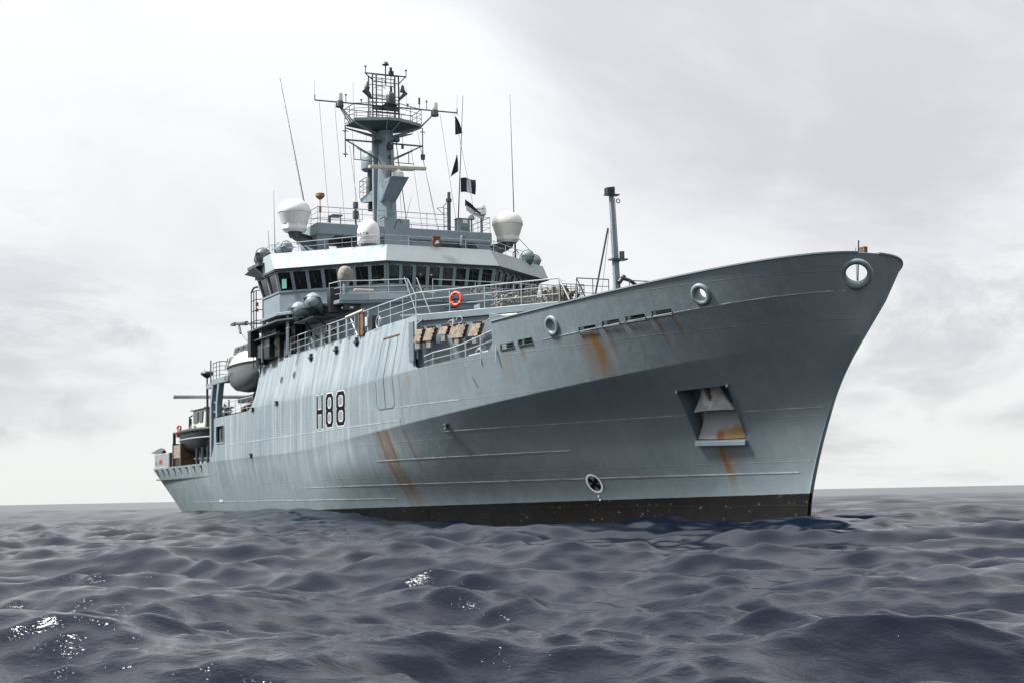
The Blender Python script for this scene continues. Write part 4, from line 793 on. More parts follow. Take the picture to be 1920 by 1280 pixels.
k = MB(); k.lathe([(.1, 0), (.26, .02), (.29, .1), (.29, .6), (.24, .8), (.12, .9), (0, .93)], (MX+1.05, .0, 29.0), up, 20); pod = k.build('sensor_pod', 'dark_grey_paint', mast, smooth=50); k = MB(); k.loft([[(MX+.5, -.35, 28.72), (MX+1.2, -.25, 28.72), (MX+1.2, .25, 28.72), (MX+.5, .35, 28.72)], [(MX+.4, -.5, 29.0), (MX+1.4, -.45, 29.0), (MX+1.4, .5, 29.0), (MX+.4, .5, 29.0)]]); k.build('pod_bracket', 'black_metal', pod); k = MB(); k.cyl((MX+.9, .12, 29.95), (MX+.9, .12, 30.3), .09, 8); k.cyl((MX+.9, .12, 30.3), (MX+.9, .12, 31.4), .03); k.box(MX+.75, MX+1.0, .0, .3, 31.1, 31.4); k.cyl((MX+.9, .12, 31.4), (MX+.9, .12, 31.65), .1, 10); k.build('masthead_light', 'black_metal', pod)
for sg, y in ((-1, -1.45), (1, 1.15)):
    k = MB(); k.lathe([(.19, 0), (.19, .1), (.16, .12), (.1, .42), (.03, .5), (0, .5)], (MX+.45, y, 30.15), up, 14); k.loft([[(MX+.3, y-sg*.25, 29.75), (MX+.6, y-sg*.25, 29.75), (MX+.6, y-sg*.3, 29.45), (MX+.3, y-sg*.3, 29.45)], [(MX+.2, y+sg*.1, 30.15), (MX+.7, y+sg*.1, 30.15), (MX+.7, y+sg*.3, 30.0), (MX+.2, y+sg*.3, 30.0)]]); k.build('cone_aerial', 'dark_grey_paint', mast, smooth=40)
# main yard with drum aerials and struts
k = MB(); k.cyl((MX+.5, -5.2, 28.98), (MX+.5, 5.2, 29.05), .05, 8)
for sg in (-1, 1): k.cyl((MX+.5, sg*5.2, 28.95), (MX+.5, sg*5.2, 29.35), .04, 6); k.cyl((MX+.5, sg*5.2, 29.3), (MX+.5, sg*5.22, 30.3), .010, 5)
for sg in (-1, 1):
    for dx in (-.25, .1, .45): k.cyl((MX+dx, sg*2.5, 27.8), (MX+.35+dx*.4, sg*3.35, 28.7), .035, 6)
for y, h in ((-3.0, .5), (-1.9, .25), (1.5, .25), (2.9, .6)): k.cyl((MX+.5, y, 29.0), (MX+.5, y, 29.0+h), .03, 6); k.cyl((MX+.5, y, 29.0+h), (MX+.5, y, 29.1+h), .07, 8)
k.cyl((MX+.5, 2.35, 29.0), (MX+.5, 2.35, 29.4), .03); k.cyl((MX+.5, 2.35, 29.4), (MX+.5, 2.35, 29.85), .08, 8); k.build('main_yard', 'dark_grey_paint', mast, smooth=40)
for y in (-3.45, 3.5):
    k = MB(); k.lathe([(.25, 0), (.28, .02), (.28, .1), (.25, .4), (.245, .42), (0, .42)], (MX+.5, y, 28.65), up, 18); a = k.build('drum_aerial', 'dark_grey_paint', mast, smooth=30); k = MB(); k.lathe([(.22, 0), (.22, .5), (.215, .51), (0, .51)], (MX+.5, y, 29.07), up, 18); k.build('drum_cover', 'cream_dome', a, smooth=30)
for y in (-2.3, -1.3, 1.6, 1.1): k = MB(); k.cyl((MX, y, 29), (MX, y, 30.6), .012, 5); k.build('thin_whip', 'grey_paint', mast)
# lower yard and its struts
k = MB(); k.cyl((MX+.3, -3.0, 26.5), (MX+.3, 2.65, 26.5), .06, 8); k.cyl((MX+.3, -3.0, 26.5), (MX+.2, -.6, 25.35), .05, 6); k.cyl((MX+.3, -2.2, 26.0), (MX+.2, -.6, 25.25), .03, 6); k.cyl((MX+.3, 2.6, 26.5), (MX+.2, .55, 25.5), .05, 6); k.cyl((MX+.3, 1.9, 26.1), (MX+.2, .55, 25.4), .03, 6)
k.cyl((MX+.3, -3.0, 25.3), (MX+.3, -3.0, 27.5), .045, 6); k.cyl((MX+.3, 2.65, 25.9), (MX+.3, 2.65, 27.8), .04, 6)
for z in (25.5, 27.1): k.cyl((MX+.1, -3.0, z), (MX+.5, -3.0, z), .03); k.cyl((MX+.3, -3.2, z), (MX+.3, -2.8, z), .03)
k.cyl((MX+.3, 2.45, 27.5), (MX+.3, 2.85, 27.5), .03); k.cyl((MX+.3, -2.4, 25.2), (MX+.3, -.7, 25.15), .03); k.cyl((MX+.3, -2.4, 25.2), (MX+.3, -2.4, 26.3), .03); k.cyl((MX+.3, -1.9, 25.2), (MX+.3, -1.9, 26.0), .03); k.cyl((MX+.3, .6, 25.2), (MX+.3, 2.0, 25.2), .03); k.cyl((MX+.3, 1.6, 25.2), (MX+.3, 1.6, 26.0), .03)
k.cyl((MX+.3, 2.65, 25.55), (MX+.3, 2.65, 25.9), .14, 10, .17); k.cyl((MX+.3, 1.15, 26.2), (MX+.3, 1.15, 26.5), .1, 8); k.cyl((MX+.3, 1.15, 26.5), (MX+.3, 1.15, 27.3), .015, 5); k.cyl((MX+.3, -1.5, 26.5), (MX+.3, -1.5, 27.0), .015, 5); k.box(MX+.3, MX+.7, -.95, -.5, 26.6, 26.85); k.cyl((MX+.5, -1.0, 26.7), (MX+.5, -1.0, 27.0), .09, 8); k.box(MX+.3, MX+.7, .45, .8, 26.6, 26.8); k.cyl((MX+.5, .75, 26.7), (MX+.5, .75, 27.0), .09, 8); k.build('lower_yard', 'dark_grey_paint', mast, smooth=40)
k = MB(); k.box(MX+.5, MX+.85, -.1, .25, 26.0, 26.3); k.cyl((MX+.7, .0, 26.3), (MX+.7, .0, 26.5), .08); k.cyl((MX+.7, .05, 25.35), (MX+.7, .05, 25.6), .09); k.build('mast_lamp', 'black_metal', mast)
# navigation radar on its bracket
k = MB(); k.loft([[(MX+.4, -.62, 22.4), (MX+.7, -.55, 22.4), (MX+.7, .45, 22.4), (MX+.4, .5, 22.4)], [(MX+.4, -.62, 23.2), (MX+2.0, -.5, 23.55), (MX+2.0, .75, 23.55), (MX+.4, .75, 23.2)], [(MX+.4, -.62, 23.75), (MX+2.5, -.5, 23.75), (MX+2.5, .75, 23.75), (MX+.4, .75, 23.75)]]); rb = k.build('radar_bracket', 'grey_paint', mast)
k = MB(); k.lathe([(.4, 0), (.42, .1), (.38, .4), (.22, .5), (.15, .62), (0, .62)], (MX+1.9, .15, 23.75), up, 16); k.build('radar_pedestal', 'white_paint', rb, smooth=40)
k = MB(); c = Vector((MX+1.9, .15, 24.48)); d = Vector((-.12, 1, .06)).normalized(); k.obox(c, d*2.15, Vector((.16, .02, 0)), Vector((0, 0, .10))); k.obox(c-Vector((0, 0, .14)), d*1.2, Vector((.10, .02, 0)), Vector((0, 0, .05))); k.build('radar_scanner', 'cream_paint', rb, bevel=.02)
# satellite dome and gallery behind
k = MB(); k.lathe([(.55, 0), (.70, .1), (.72, .35), (.70, .85), (.6, 1.15), (.4, 1.35), (.15, 1.44), (0, 1.45)], (MX-1.6, -.45, 24.9), up, 26); dm = k.build('mast_dome', 'grey_paint', mast, smooth=50); k = MB(); k.cyl((MX-1.6, -.6, 22.8), (MX-1.6, -.5, 24.95), .22, 12); k.build('dome_column', 'dark_grey_paint', dm, smooth=40)
k = MB(); k.loft([[(MX-2.2, -1.0, 22.75), (MX-.4, -.8, 22.55), (MX-.4, .6, 22.55), (MX-2.2, .6, 22.75)], [(MX-2.2, -1.1, 23.0), (MX-.4, -.8, 23.35), (MX-.4, .6, 23.35), (MX-2.2, .6, 23.0)]]); k.build('gallery', 'grey_paint', mast); k = MB(); rail_path(k, [(MX-.7, -1.15, 23.1), (MX-2.2, -1.1, 23.1), (MX-2.2, .6, 23.1)], 1.15, 3, .7, .022, .026); k.build('gallery_rail', 'dark_grey_paint', mast); k = MB(); k.obox((MX-.9, -.7, 22.25), (.12, 0, .12), (0, .25, 0), (-.05, 0, .2)); k.cyl((MX-.9, -.7, 22.3), (MX-.9, -.7, 22.6), .05); k.build('gallery_lamp', 'black_metal', mast)
# standing rigging and halyards
k = MB(); H = [((MX+.5, -4.9, 28.95), (39, -4.3, 20.1)), ((MX+.5, -3.8, 28.7), (39, -3.2, 20.1)), ((MX, -2.4, 27.8), (39, -2.4, 20.1)), ((MX+.5, 3.9, 28.9), (40.8, 4.2, 20.1)), ((MX, 2.4, 27.6), (40, 3.1, 20.1)), ((MX, 2.6, 26.4), (40, 3.2, 20.1)), ((MX+.5, 5.0, 29.0), (40.8, 5.6, 20.9)), ((MX-.3, .9, 27.5), (38, 1.3, 20.2)), ((MX, -2.6, 26.2), (38.5, -1.9, 20.1)), ((MX, 1.9, 26.4), (38.5, 2.6, 20.1))]
for a, b in H: k.cyl(a, b, .012, 5)
k.build('halyard', 'dark_grey_paint', mast); k = MB(); k.cyl((MX-.2, .8, 27.3), (MX+.3, 1.5, 20.1), .03, 5); k.build('stay', 'black_metal', mast)
k = MB(); k.tube([(MX+.62, -.2, 20.0), (MX+.62, -.2, 23.2)], .05); k.cyl((MX+.7, .1, 20), (MX+.7, .1, 27), .025); k.tube([(42.05, -1.9, 20.5), (42.05, -1.6, 20.65), (42.05, -1.3, 20.5)], .03); k.tube([(42.05, -.9, 19.9), (42.05, -.7, 20.5), (42.05, -.5, 20.6), (42.05, -.45, 20.3)], .035); k.build('mast_cable', 'dark_grey_paint', mast)

# ---------------------------------------------------------------- foremast, bow fittings
k = MB(); k.loft([[(69.9+x*.12, y*.12, 11.56) for x, y in ((1,-1),(1,1),(-1,1),(-1,-1))], [(69.55+x*.09, y*.09, 17.1) for x, y in ((1,-1),(1,1),(-1,1),(-1,-1))]]); k.cyl((69.95, .18, 11.6), (69.63, .14, 16.9), .022); fm = lab(k.build('foremast', 'grey_paint', ship), 'short square grey foremast with lights before the bridge')
k = MB(); k.box(69.4, 69.75, -.30, -.08, 17.05, 17.4); k.cyl((69.6, .05, 17.1), (69.6, .05, 17.45), .13, 10); k.box(69.4, 69.8, -.35, .35, 17.02, 17.08); k.torus((69.7, .3, 16.75), (1, 0, 0), .1, .025, 12, 5); k.build('foremast_light', 'black_metal', fm)
k = MB(); k.cyl((69.85, .35, 13.85), (69.85, .35, 14.2), .13, 10); k.box(69.6, 70.1, -.3, .55, 13.75, 13.82); k.cyl((69.8, .3, 13.8), (69.8, -.1, 13.4), .04); k.build('steaming_light', 'dark_grey_paint', fm, smooth=40)
k = MB(); k.cyl((69.5, -.2, 15.4), (68.7, -.72, 11.56), .05, 8); k.cyl((69.6, -.2, 15.3), (69.8, -.9, 11.6), .012, 5); k.build('foremast_stay', 'dark_grey_paint', fm)
k = MB(); k.tube([(70.1, .1, 12.85), (70.3, .5, 12.7), (70.3, .9, 12.45), (70.3, 1.0, 12.3)], .09, 8); k.cyl((70.1, .0, 12.6), (70.1, .3, 12.95), .12); k.build('fore_hook', 'black_metal', fm)
k = MB(); k.cyl((88.0, .66, 10.9), (88.0, .66, 11.55), .12, 12, .09); k.box(87.85, 88.15, .58, .74, 11.0, 11.6); k.build('jackstaff_socket', 'rust', ship); k = MB(); k.torus((88.4, -1.15, 11.2), (1, .4, 0), .06, .02, 12, 6); k.build('bow_ring', 'steel_white', ship)
k = MB(); k.cyl((84.5, 3.0, 9.4), (84.3, 3.4, 12.6), .03, 6); k.cyl((84.2, 3.3, 9.4), (84.2, 3.3, 12.3), .012, 5); k.build('bow_stay', 'black_metal', ship)
# winches and net baskets on the 01 deck front
def basket(x, y, w, l, h, z0=11.56):
    e = empty('wire_basket', (x, y, z0)); k = MB()
    for i in range(6):
        for a, b in (((x-w/2, y-l/2+l*i/5), (x-w/2, y-l/2+l*i/5)), ((x+w/2, y-l/2+l*i/5), (x+w/2, y-l/2+l*i/5))): k.cyl((*a, z0), (*b, z0+h), .016, 5)
    for i in range(5):
        for yy in (y-l/2, y+l/2): k.cyl((x-w/2+w*i/4, yy, z0), (x-w/2+w*i/4, yy, z0+h), .02, 5)
        z = z0+.04+h*i/4*.97; k.tube([(x-w/2, y-l/2, z), (x+w/2, y-l/2, z), (x+w/2, y+l/2, z), (x-w/2, y+l/2, z), (x-w/2, y-l/2, z)], .018, 5)
    k.build('cage', 'net', e, whole=True); k = MB()
    for i in range(10):
        p = Vector((x+random.uniform(-.35, .35)*w, y+random.uniform(-.4, .4)*l, z0+random.uniform(.1, .75)*h)); q = p+Vector((random.uniform(-.3, .3), random.uniform(-.5, .5), random.uniform(-.1, .3)))
        k.tube([p, (p+q)/2+Vector((0, 0, .1)), q], random.uniform(.03, .08), 6)
    k.build('stowed_gear', 'canvas' if w > 1 else 'rust', e, whole=True); return e
tag(basket(66.2, -4.0, 1.2, 1.5, .95), 'rusty wire basket of gear behind the deck rail, left one near the floodlights', 'basket', 'wire baskets on the forward deck')
tag(basket(67.6, -2.8, 1.2, 1.6, 1.05), 'rusty wire basket of gear behind the deck rail, middle of three', 'basket', 'wire baskets on the forward deck')
tag(basket(69.0, -2.2, .9, 1.2, .95), 'rusty wire basket behind the rail end, right one nearest the foremast', 'basket', 'wire baskets on the forward deck')
k = MB()
for i in range(3): k.cyl((69.3, -3.2+i*.32, 11.6), (69.3, -3.2+i*.32, 12.45), .10, 8)
k.box(69.1, 69.5, -3.4, -2.4, 11.56, 11.66); k.build('cable_rack', 'net', ship)
k = MB(); k.cyl((66.5, -2.2, 12.05), (66.5, -1.0, 12.05), .4, 16); k.cyl((66.5, -2.25, 12.05), (66.5, -2.2, 12.05), .55, 16); k.cyl((66.5, -1.0, 12.05), (66.5, -.95, 12.05), .55, 16); k.box(66.1, 66.9, -2.4, -.8, 11.56, 11.8); k.build('winch', 'net', ship, smooth=40)
k = MB(); k.box(64.3, 65.0, -5.2, -4.3, 11.56, 12.0); k.add([(64.3, -4.3, 11.56), (65.2, -4.3, 11.56), (65.2, -4.3, 12.6), (64.3, -4.1, 11.56), (65.2, -4.1, 11.56), (65.2, -4.1, 12.6)], [(0,1,2),(3,5,4),(0,3,4,1),(1,4,5,2),(2,5,3,0)]); k.build('breakwater_plate', 'grey_paint', ship)

# ---------------------------------------------------------------- after part of the ship
gan = MB()
for X in (22.6, 24.3):
    for Y in (-8.0, -2.5): gan.loft([[(X-.22, Y-.2, 4.3), (X+.22, Y-.2, 4.3), (X+.22, Y+.2, 4.3), (X-.22, Y+.2, 4.3)], [(X-.22, Y-.2, 9.5), (X+.22, Y-.2, 9.5), (X+.22, Y+.2, 9.5), (X-.22, Y+.2, 9.5)], [(X+.35, Y-.2, 11.0), (X+.8, Y-.2, 11.0), (X+.8, Y+.2, 11.0), (X+.35, Y+.2, 11.0)]])
gan.box(22.9, 27.6, -8.2, -7.75, 10.95, 11.35); gan.box(22.9, 29, -2.8, -2.2, 10.95, 11.35); gan.box(24.6, 29.0, -8.1, -2.2, 11.0, 11.3); gan.box(21.2, 23.0, -8.15, -7.8, 10.8, 11.15)
for z in (8.9, 9.6): gan.box(22.6, 24.3, -8.05, -7.95, z, z+.12)
gt = lab(gan.build('gantry', 'grey_paint', ship), 'grey portal frame supporting the boat platform abaft the deckhouse'); k = MB(); rail_path(k, [(22.6, -8.0, 11.35), (24.5, -8.0, 11.35), (24.5, -6.0, 11.35)], 1.25, 4, 1.0, .03, .035); k.cyl((21.9, -8, 11.1), (21.9, -8, 12.9), .05); k.build('gantry_rail', 'dark_grey_paint', gt)
k = MB(); k.cyl((20.8, -8.0, 11.2), (20.8, -8.0, 11.9), .06); k.lathe([(.1, 0), (.45, .25), (.5, .35), (.42, .5), (0, .52)], (20.8, -8.0, 11.65), up, 14); k.cyl((20.2, -8, 11.8), (20.0, -8, 12.4), .02); k.cyl((21.0, -8.0, 8.0), (20.8, -8.0, 11.2), .09); k.build('gantry_lamp', 'black_metal', gt, smooth=40)
k = MB(); k.cyl((14.0, -9.0, 10.70), (14.0, .5, 10.78), .17, 16); k.cyl((14.0, -9.02, 10.70), (14.0, -8.9, 10.70), .175, 16); cr = lab(k.build('crane_boom', 'steel_white', ship, smooth=40), 'long horizontal pale grey tubular boom over the after deck'); k = MB(); k.cyl((14, -5.5, 8.6), (14, -5.5, 10.6), .12, 8); k.cyl((14.0, 1.2, 4.3), (14, 1.2, 10.9), .7, 16, .55); k.box(13.2, 14.8, .3, 2.2, 10.3, 11.4); k.build('crane_post', 'dark_grey_paint', cr, smooth=40)
k = MB()
for i in range(26):
    p = Vector((random.uniform(16, 31), random.uniform(-6.5, -1.5), random.uniform(8.5, 9.9))); q = p+Vector((random.uniform(-1, 1), random.uniform(-.8, .8), random.uniform(-.5, .6))); k.tube([p, q], random.uniform(.04, .11), 6)
k.box(26.5, 31.5, -5.5, -3.6, 8.4, 9.8); k.box(28, 32, -7.6, -6.2, 9.3, 9.7); k.cyl((30.4, -7, 8.4), (30.4, -7, 9.9), .12); k.cyl((25.6, -7.6, 8.4), (25.6, -7.6, 9.7), .06); k.build('deck_machinery', 'black_metal', ship)
k = MB(); k.box(27.0, 31.0, -6.9, -6.5, 8.45, 9.2); k.cyl((28.2, -7.2, 8.45), (28.2, -7.2, 9.0), .2, 10); k.build('rusty_machinery', 'rust', ship)
k = MB(); rail_path(k, [(25.4, -7.9, 8.42), (33.0, -7.9, 8.42)], 1.05, 3, 1.5, .025, .03); k.build('boat_deck_rail', 'steel_white', ship)
k = MB(); k.box(16, 24, -5.0, 5.0, 4.3, 6.2); k.build('winch_house', 'dark_grey_paint', ship)
k = MB()
for X, r in ((16.6, .5), (18.2, .6), (19.6, .45)): k.cyl((X, -7.4, 5.2), (X, -6.4, 5.2), r, 14)
for X in (17.2, 19.0, 20.6): k.cyl((X, -7.9, 4.3), (X, -7.9, 6.5), .09, 8)
k.tube([(16, -7.8, 5.7), (20, -7.8, 5.6), (22, -7.8, 5.5)], .06); k.build('deck_winch', 'dark_grey_paint', ship, smooth=40)
k = MB(); k.box(17.3, 19.8, -7.7, -7.2, 5.15, 5.7); k.build('winch_frame', 'steel_white', ship, bevel=.03)
k = MB(); k.cyl((10.0, -8.0, 5.2), (10.0, -8.0, 8.0), .13, 8); k.cyl((10.0, -8.0, 7.95), (10.6, -7.8, 7.9), .1, 8); k.build('stern_post', 'black_metal', ship)
# ---------------------------------------------------------------- boats and loose things
def boat_rings(x0, x1, yc, zk, zg, beam, n=16, flare=.25, nose=.5, seg=9):
    rings = []
    for i in range(n+1):
        t = i/n; X = x0+(x1-x0)*t; w = beam/2*min(1, (max(1e-3, 1-abs(2*t-1)**2.6))**nose) ; kz = zk+(zg-zk)*.75*abs(2*t-1)**3.2
        r = []
        for j in range(seg):
            a = math.pi*j/(seg-1); s = math.cos(a); y = yc+w*(abs(s)**.6)*(1 if s > 0 else -1); z = zg-(zg-kz)*(math.sin(a)**.75); r.append((X, y, z))
        rings.append(r)
    return rings
resc = empty('rescue_boat', (28.8, -7.1, 10.2)); tag(resc, 'covered rescue boat, grey hull with white top, hanging by the deckhouse', 'boat')
k = MB(); k.loft(boat_rings(25.7, 34.0, -7.0, 10.0, 11.85, 2.7)); k.build('boat_hull', 'boat_grey', resc, smooth=50)
k = MB(); R0 = boat_rings(25.75, 33.9, -7.0, 10.0, 11.85, 2.72); rings = []
for i, r in enumerate(R0):
    t = i/16; w = abs(r[0][1]+7.0); X = r[0][0]; hgt = 1.2*(1-abs(2*t-1)**3.0)+.08
    rings.append([(X, -7.0+w*math.cos(a)*(1-.25*math.sin(a)), 11.86+hgt*math.sin(a)**.8) for a in L(0, math.pi, 9)])
k.loft(rings); k.build('boat_canopy', 'boat_white', resc, smooth=50)
k = MB(); k.loft([[(x, -7.0+math.copysign(abs(y), y)*s, z) for x, y, z in [(c[0], c[1], 0) and (c[0], c[1], zz) for c in ((27.6, -.85), (32.0, -.85), (32.0, .85), (27.6, .85))]] for zz, s in ((12.75, 1.0), (13.35, .8))]); wh = k.build('boat_wheelhouse', 'boat_grey', smooth=30, bevel=.08); attach(wh, resc)
k = MB()
for X in (28.0, 29.4, 30.7): k.box(X, X+.95, -7.84, -7.72, 12.9, 13.18)
k.build('boat_window', 'glass', resc)
k = MB(); k.tube([(x, y-.03 if y < -7 else y+.03, 11.86) for x, y, z in [r[0] for r in R0]], .06); k.tube([(x, y-.03, 11.86) for x, y, z in [r[-1] for r in R0]], .06); k.build('gunwale', 'black_metal', resc)
k = MB()
for X in (27.0, 27.6, 28.0, 28.5): k.tube([(X, -8.25, 11.8), (X, -8.05, 12.6)], .035)
k.tube([(26.2, -8.0, 11.4), (26.8, -8.25, 11.1), (27.6, -8.35, 11.3), (28.4, -8.38, 11.0), (29.2, -8.38, 11.4)], .025); k.build('grab_line', 'black_metal', resc)
k = MB(); k.tube([(30.2, -7.0, 10.4), (30.3, -7.0, 9.9), (31.4, -7.0, 9.8), (32, -7.0, 10.3)], .06); k.build('skeg_guard', 'black_metal', resc)
wb = empty('work_boat', (14.5, -6.6, 6.1)); tag(wb, 'dark hulled survey work boat with white cabin stowed on the after deck', 'boat')
k = MB(); k.loft(boat_rings(9.0, 20.0, -6.6, 6.1, 7.95, 3.0)); k.build('boat_hull', 'boat_black', wb, smooth=50)
k = MB(); R1 = boat_rings(8.9, 20.1, -6.6, 6.1, 7.95, 3.2); k.tube([(x, y, 7.9) for x, y, z in [r[0] for r in R1]], .17, 8); k.tube([(x, y, 7.9) for x, y, z in [r[-1] for r in R1]], .17, 8); k.build('rubber_fender', 'black_metal', wb, smooth=50)
k = MB(); k.tube([(x, y-.02, 7.3) for x, y, z in [(r[-1][0], -6.6-(abs(r[-1][1]+6.6))*.93, 0) for r in R1[2:]]], .05); k.build('hull_stripe', 'steel_white', wb)
k = MB(); k.loft([[(13.7, -7.5, 7.7), (18.0, -7.5, 7.7), (18.0, -5.3, 7.7), (13.7, -5.3, 7.7)], [(13.9, -7.4, 9.55), (18.0, -7.4, 9.55), (18.0, -5.4, 9.55), (13.9, -5.4, 9.55)]]); cab = k.build('cabin', 'boat_white', bevel=.06); attach(cab, wb)
k = MB(); k.box(14.5, 15.9, -7.53, -7.4, 8.55, 9.35); k.box(16.3, 17.4, -7.53, -7.4, 8.55, 9.35); k.build('cabin_window', 'glass', wb)
k = MB(); k.box(13.5, 18.2, -7.6, -5.2, 9.55, 9.68); k.build('cabin_roof', 'steel_white', wb, bevel=.03)
k = MB(); k.box(14.6, 15.2, -7.545, -7.51, 8.15, 8.35); k.build('cabin_marking', 'green', wb)
k = MB(); k.box(11.4, 12.8, -7.2, -5.4, 7.7, 8.2); k.tube([(10.9, -7.0, 7.7), (11.0, -7.0, 9.2), (12.0, -7.0, 9.3), (14.0, -7.0, 9.4)], .06); k.cyl((11.3, -7.0, 8.2), (11.4, -7.0, 9.1), .1, 8); k.build('stern_frame', 'black_metal', wb)
k = MB(); k.obox((12.9, -7.0, 8.3), (.5, 0, .25), (0, .3, 0), (-.1, 0, .25)); k.build('stern_locker', 'tan_board', wb)
k = MB(); k.box(11.6, 13.2, -7.4, -7.2, 7.85, 8.15); k.build('green_gear', 'green', wb)
k = MB(); k.torus((10.6, -7.75, 8.35), (.5, -1, .1), .2, .075, 20, 8); tag(k.build('lifebuoy', 'red', smooth=60), 'red lifebuoy, upper one at the end of the dark work boat', 'lifebuoy')
k = MB(); k.torus((10.6, -7.85, 7.85), (.4, -1, .1), .2, .075, 20, 8); tag(k.build('lifebuoy', 'red', smooth=60), 'red lifebuoy, lower one at the end of the dark work boat', 'lifebuoy')
k = MB()
for X in (11.5, 16.0): k.box(X, X+.3, -7.4, -5.0, 4.3, 6.3)
k.build('boat_cradle', 'dark_grey_paint', ship)
bx_ = empty('stern_container', (5.8, -7.6, 5.2)); tag(bx_, 'white box container with red notice at the stern corner', 'container')
k = MB(); k.box(3.7, 9.0, -8.25, -6.2, 5.24, 6.42)
for i in range(17): k.box(3.9+i*.3, 3.98+i*.3, -8.28, -8.24, 5.3, 6.36)
k.build('box_body', 'off_white', bx_); k = MB(); k.box(9.0, 9.5, -8.26, -6.2, 5.24, 6.4); k.build('box_end', 'dark_grey_paint', bx_)
k = MB()
for i in range(3): k.box(5.6, 6.9-.15*(i % 2), -8.30, -8.285, 5.82-i*.13, 5.9-i*.13)
k.build('notice', 'red', bx_); k = MB(); k.box(4.5, 4.75, -8.30, -8.285, 5.5, 5.85); k.build('green_plate', 'green', bx_)
cr_ = empty('slatted_crate', (11.3, -7.9, 5.2)); tag(cr_, 'brown slatted crate beside the white stern container', 'crate')
k = MB(); k.box(10.0, 12.7, -8.0, -7.0, 5.3, 6.9); k.build('crate_core', 'black_metal', cr_)
for i in range(7): k = MB(); k.box(10.05+i*.38, 10.35+i*.38, -8.08, -8.02, 5.9, 6.95); k.build('slat', 'canvas', cr_)
k = MB(); k.box(9.9, 10.1, -8.15, -6.9, 5.24, 7.1); k.box(12.6, 12.8, -8.15, -6.9, 5.24, 7.0); k.build('crate_post', 'rust', cr_)
k = MB(); k.loft([[(1.0, -8.0, 6.62), (1.0, -7.9, 6.66), (1.02, -7.9, 6.6)], [(2.4, -8.15, 6.55), (2.4, -7.8, 6.86), (2.45, -7.7, 6.5)], [(4.2, -8.15, 6.43), (4.3, -7.8, 6.98), (4.3, -7.6, 6.42)], [(5.3, -8.1, 6.43), (5.4, -7.8, 6.85), (5.4, -7.6, 6.42)], [(6.0, -8.0, 6.7), (6.0, -7.9, 6.75), (6.0, -7.8, 6.68)]]); tag(k.build('covered_fitting', 'black_metal', smooth=60), 'dark tapered canvas bundle lying on the stern container', 'canvas bundle')
# life rafts: ribbed barrels
def raft(c, ax, ln, r, m, label, grp):
    e = empty('life_raft', Vector(c)-up*r); ax = Vector(ax).normalized(); c = Vector(c); k = MB()
    k.lathe([(0, -ln/2), (r*.45, -ln/2+.02), (r*.8, -ln*.42), (r*.97, -ln*.28), (r, -.04), (r, .04), (r*.97, ln*.28), (r*.8, ln*.42), (r*.45, ln/2-.02), (0, ln/2)], c, ax, 20); k.build('raft_shell', m, e, smooth=50)
    k = MB(); s = ax.cross(up).normalized(); k.obox(c, ax*ln*.50, s*r*1.02, up*.03) ; k.build('flange', m, e)
    k = MB(); b = c-up*r
    for q in (-.28, .28): k.torus(c+ax*ln*q, ax, r*.985, .03, 24, 6)
    k.obox(b-up*.03, ax*ln*.4, s*r*.7, up*.05); k.build('cradle', 'dark_grey_paint', e)
    tag(e, label, 'life raft', grp)
raft((46.0, -8.55, 13.72), (.75, -.5, .15), 1.7, .50, 'raft_grey', 'pale grey life raft barrel outboard of the bridge wing, left of the pair', 'life rafts under the bridge wing')
raft((48.2, -8.4, 13.85), (.75, -.5, .5), 1.7, .50, 'raft_grey', 'pale grey life raft barrel beside the bridge catwalk, right of the pair', 'life rafts under the bridge wing')
raft((39.2, -9.0, 18.05), (1, -.2, .15), 1.8, .48, 'raft_dark', 'dark grey life raft barrel at the starboard edge of the bridge roof', 'life rafts on the bridge roof')
raft((41.6, -8.3, 18.3), (1, .2, 0), 1.5, .42, 'raft_grey', 'blue grey life raft barrel on the bridge roof below the left radome', 'life rafts on the bridge roof')
raft((43.6, 8.0, 18.25), (1, -.3, 0), 1.4, .42, 'raft_grey', 'blue grey life raft barrel on the bridge roof right of the cream radome, inner one', 'life rafts on the bridge roof')
raft((42.2, 9.2, 18.2), (1, -.3, 0), 1.4, .42, 'raft_grey', 'blue grey life raft barrel at the far end of the bridge roof, outer one', 'life rafts on the bridge roof')
k = MB(); k.box(37.8, 40.4, -9.6, -8.4, 17.3, 17.5); k.loft([[(37.4, -9.7, 17.1), (39.6, -9.7, 17.3), (39.6, -8.8, 17.3), (37.4, -8.8, 17.1)], [(39.4, -9.2, 16.6), (40.4, -9.2, 16.5), (40.4, -8.8, 16.5), (39.4, -8.8, 16.6)]]); k.build('raft_platform', 'dark_grey_paint', ship)
k = MB(); k.box(45.2, 48.9, -8.75, -7.3, 13.05, 13.12); k.cyl((45.4, -7.3, 12.2), (46.2, -8.4, 13.1), .05); k.cyl((48.3, -7.0, 12.2), (48.3, -8.4, 13.1), .05); k.box(49.0, 49.6, -7.9, -7.2, 13.3, 14.7); k.build('raft_shelf', 'black_metal', ship)
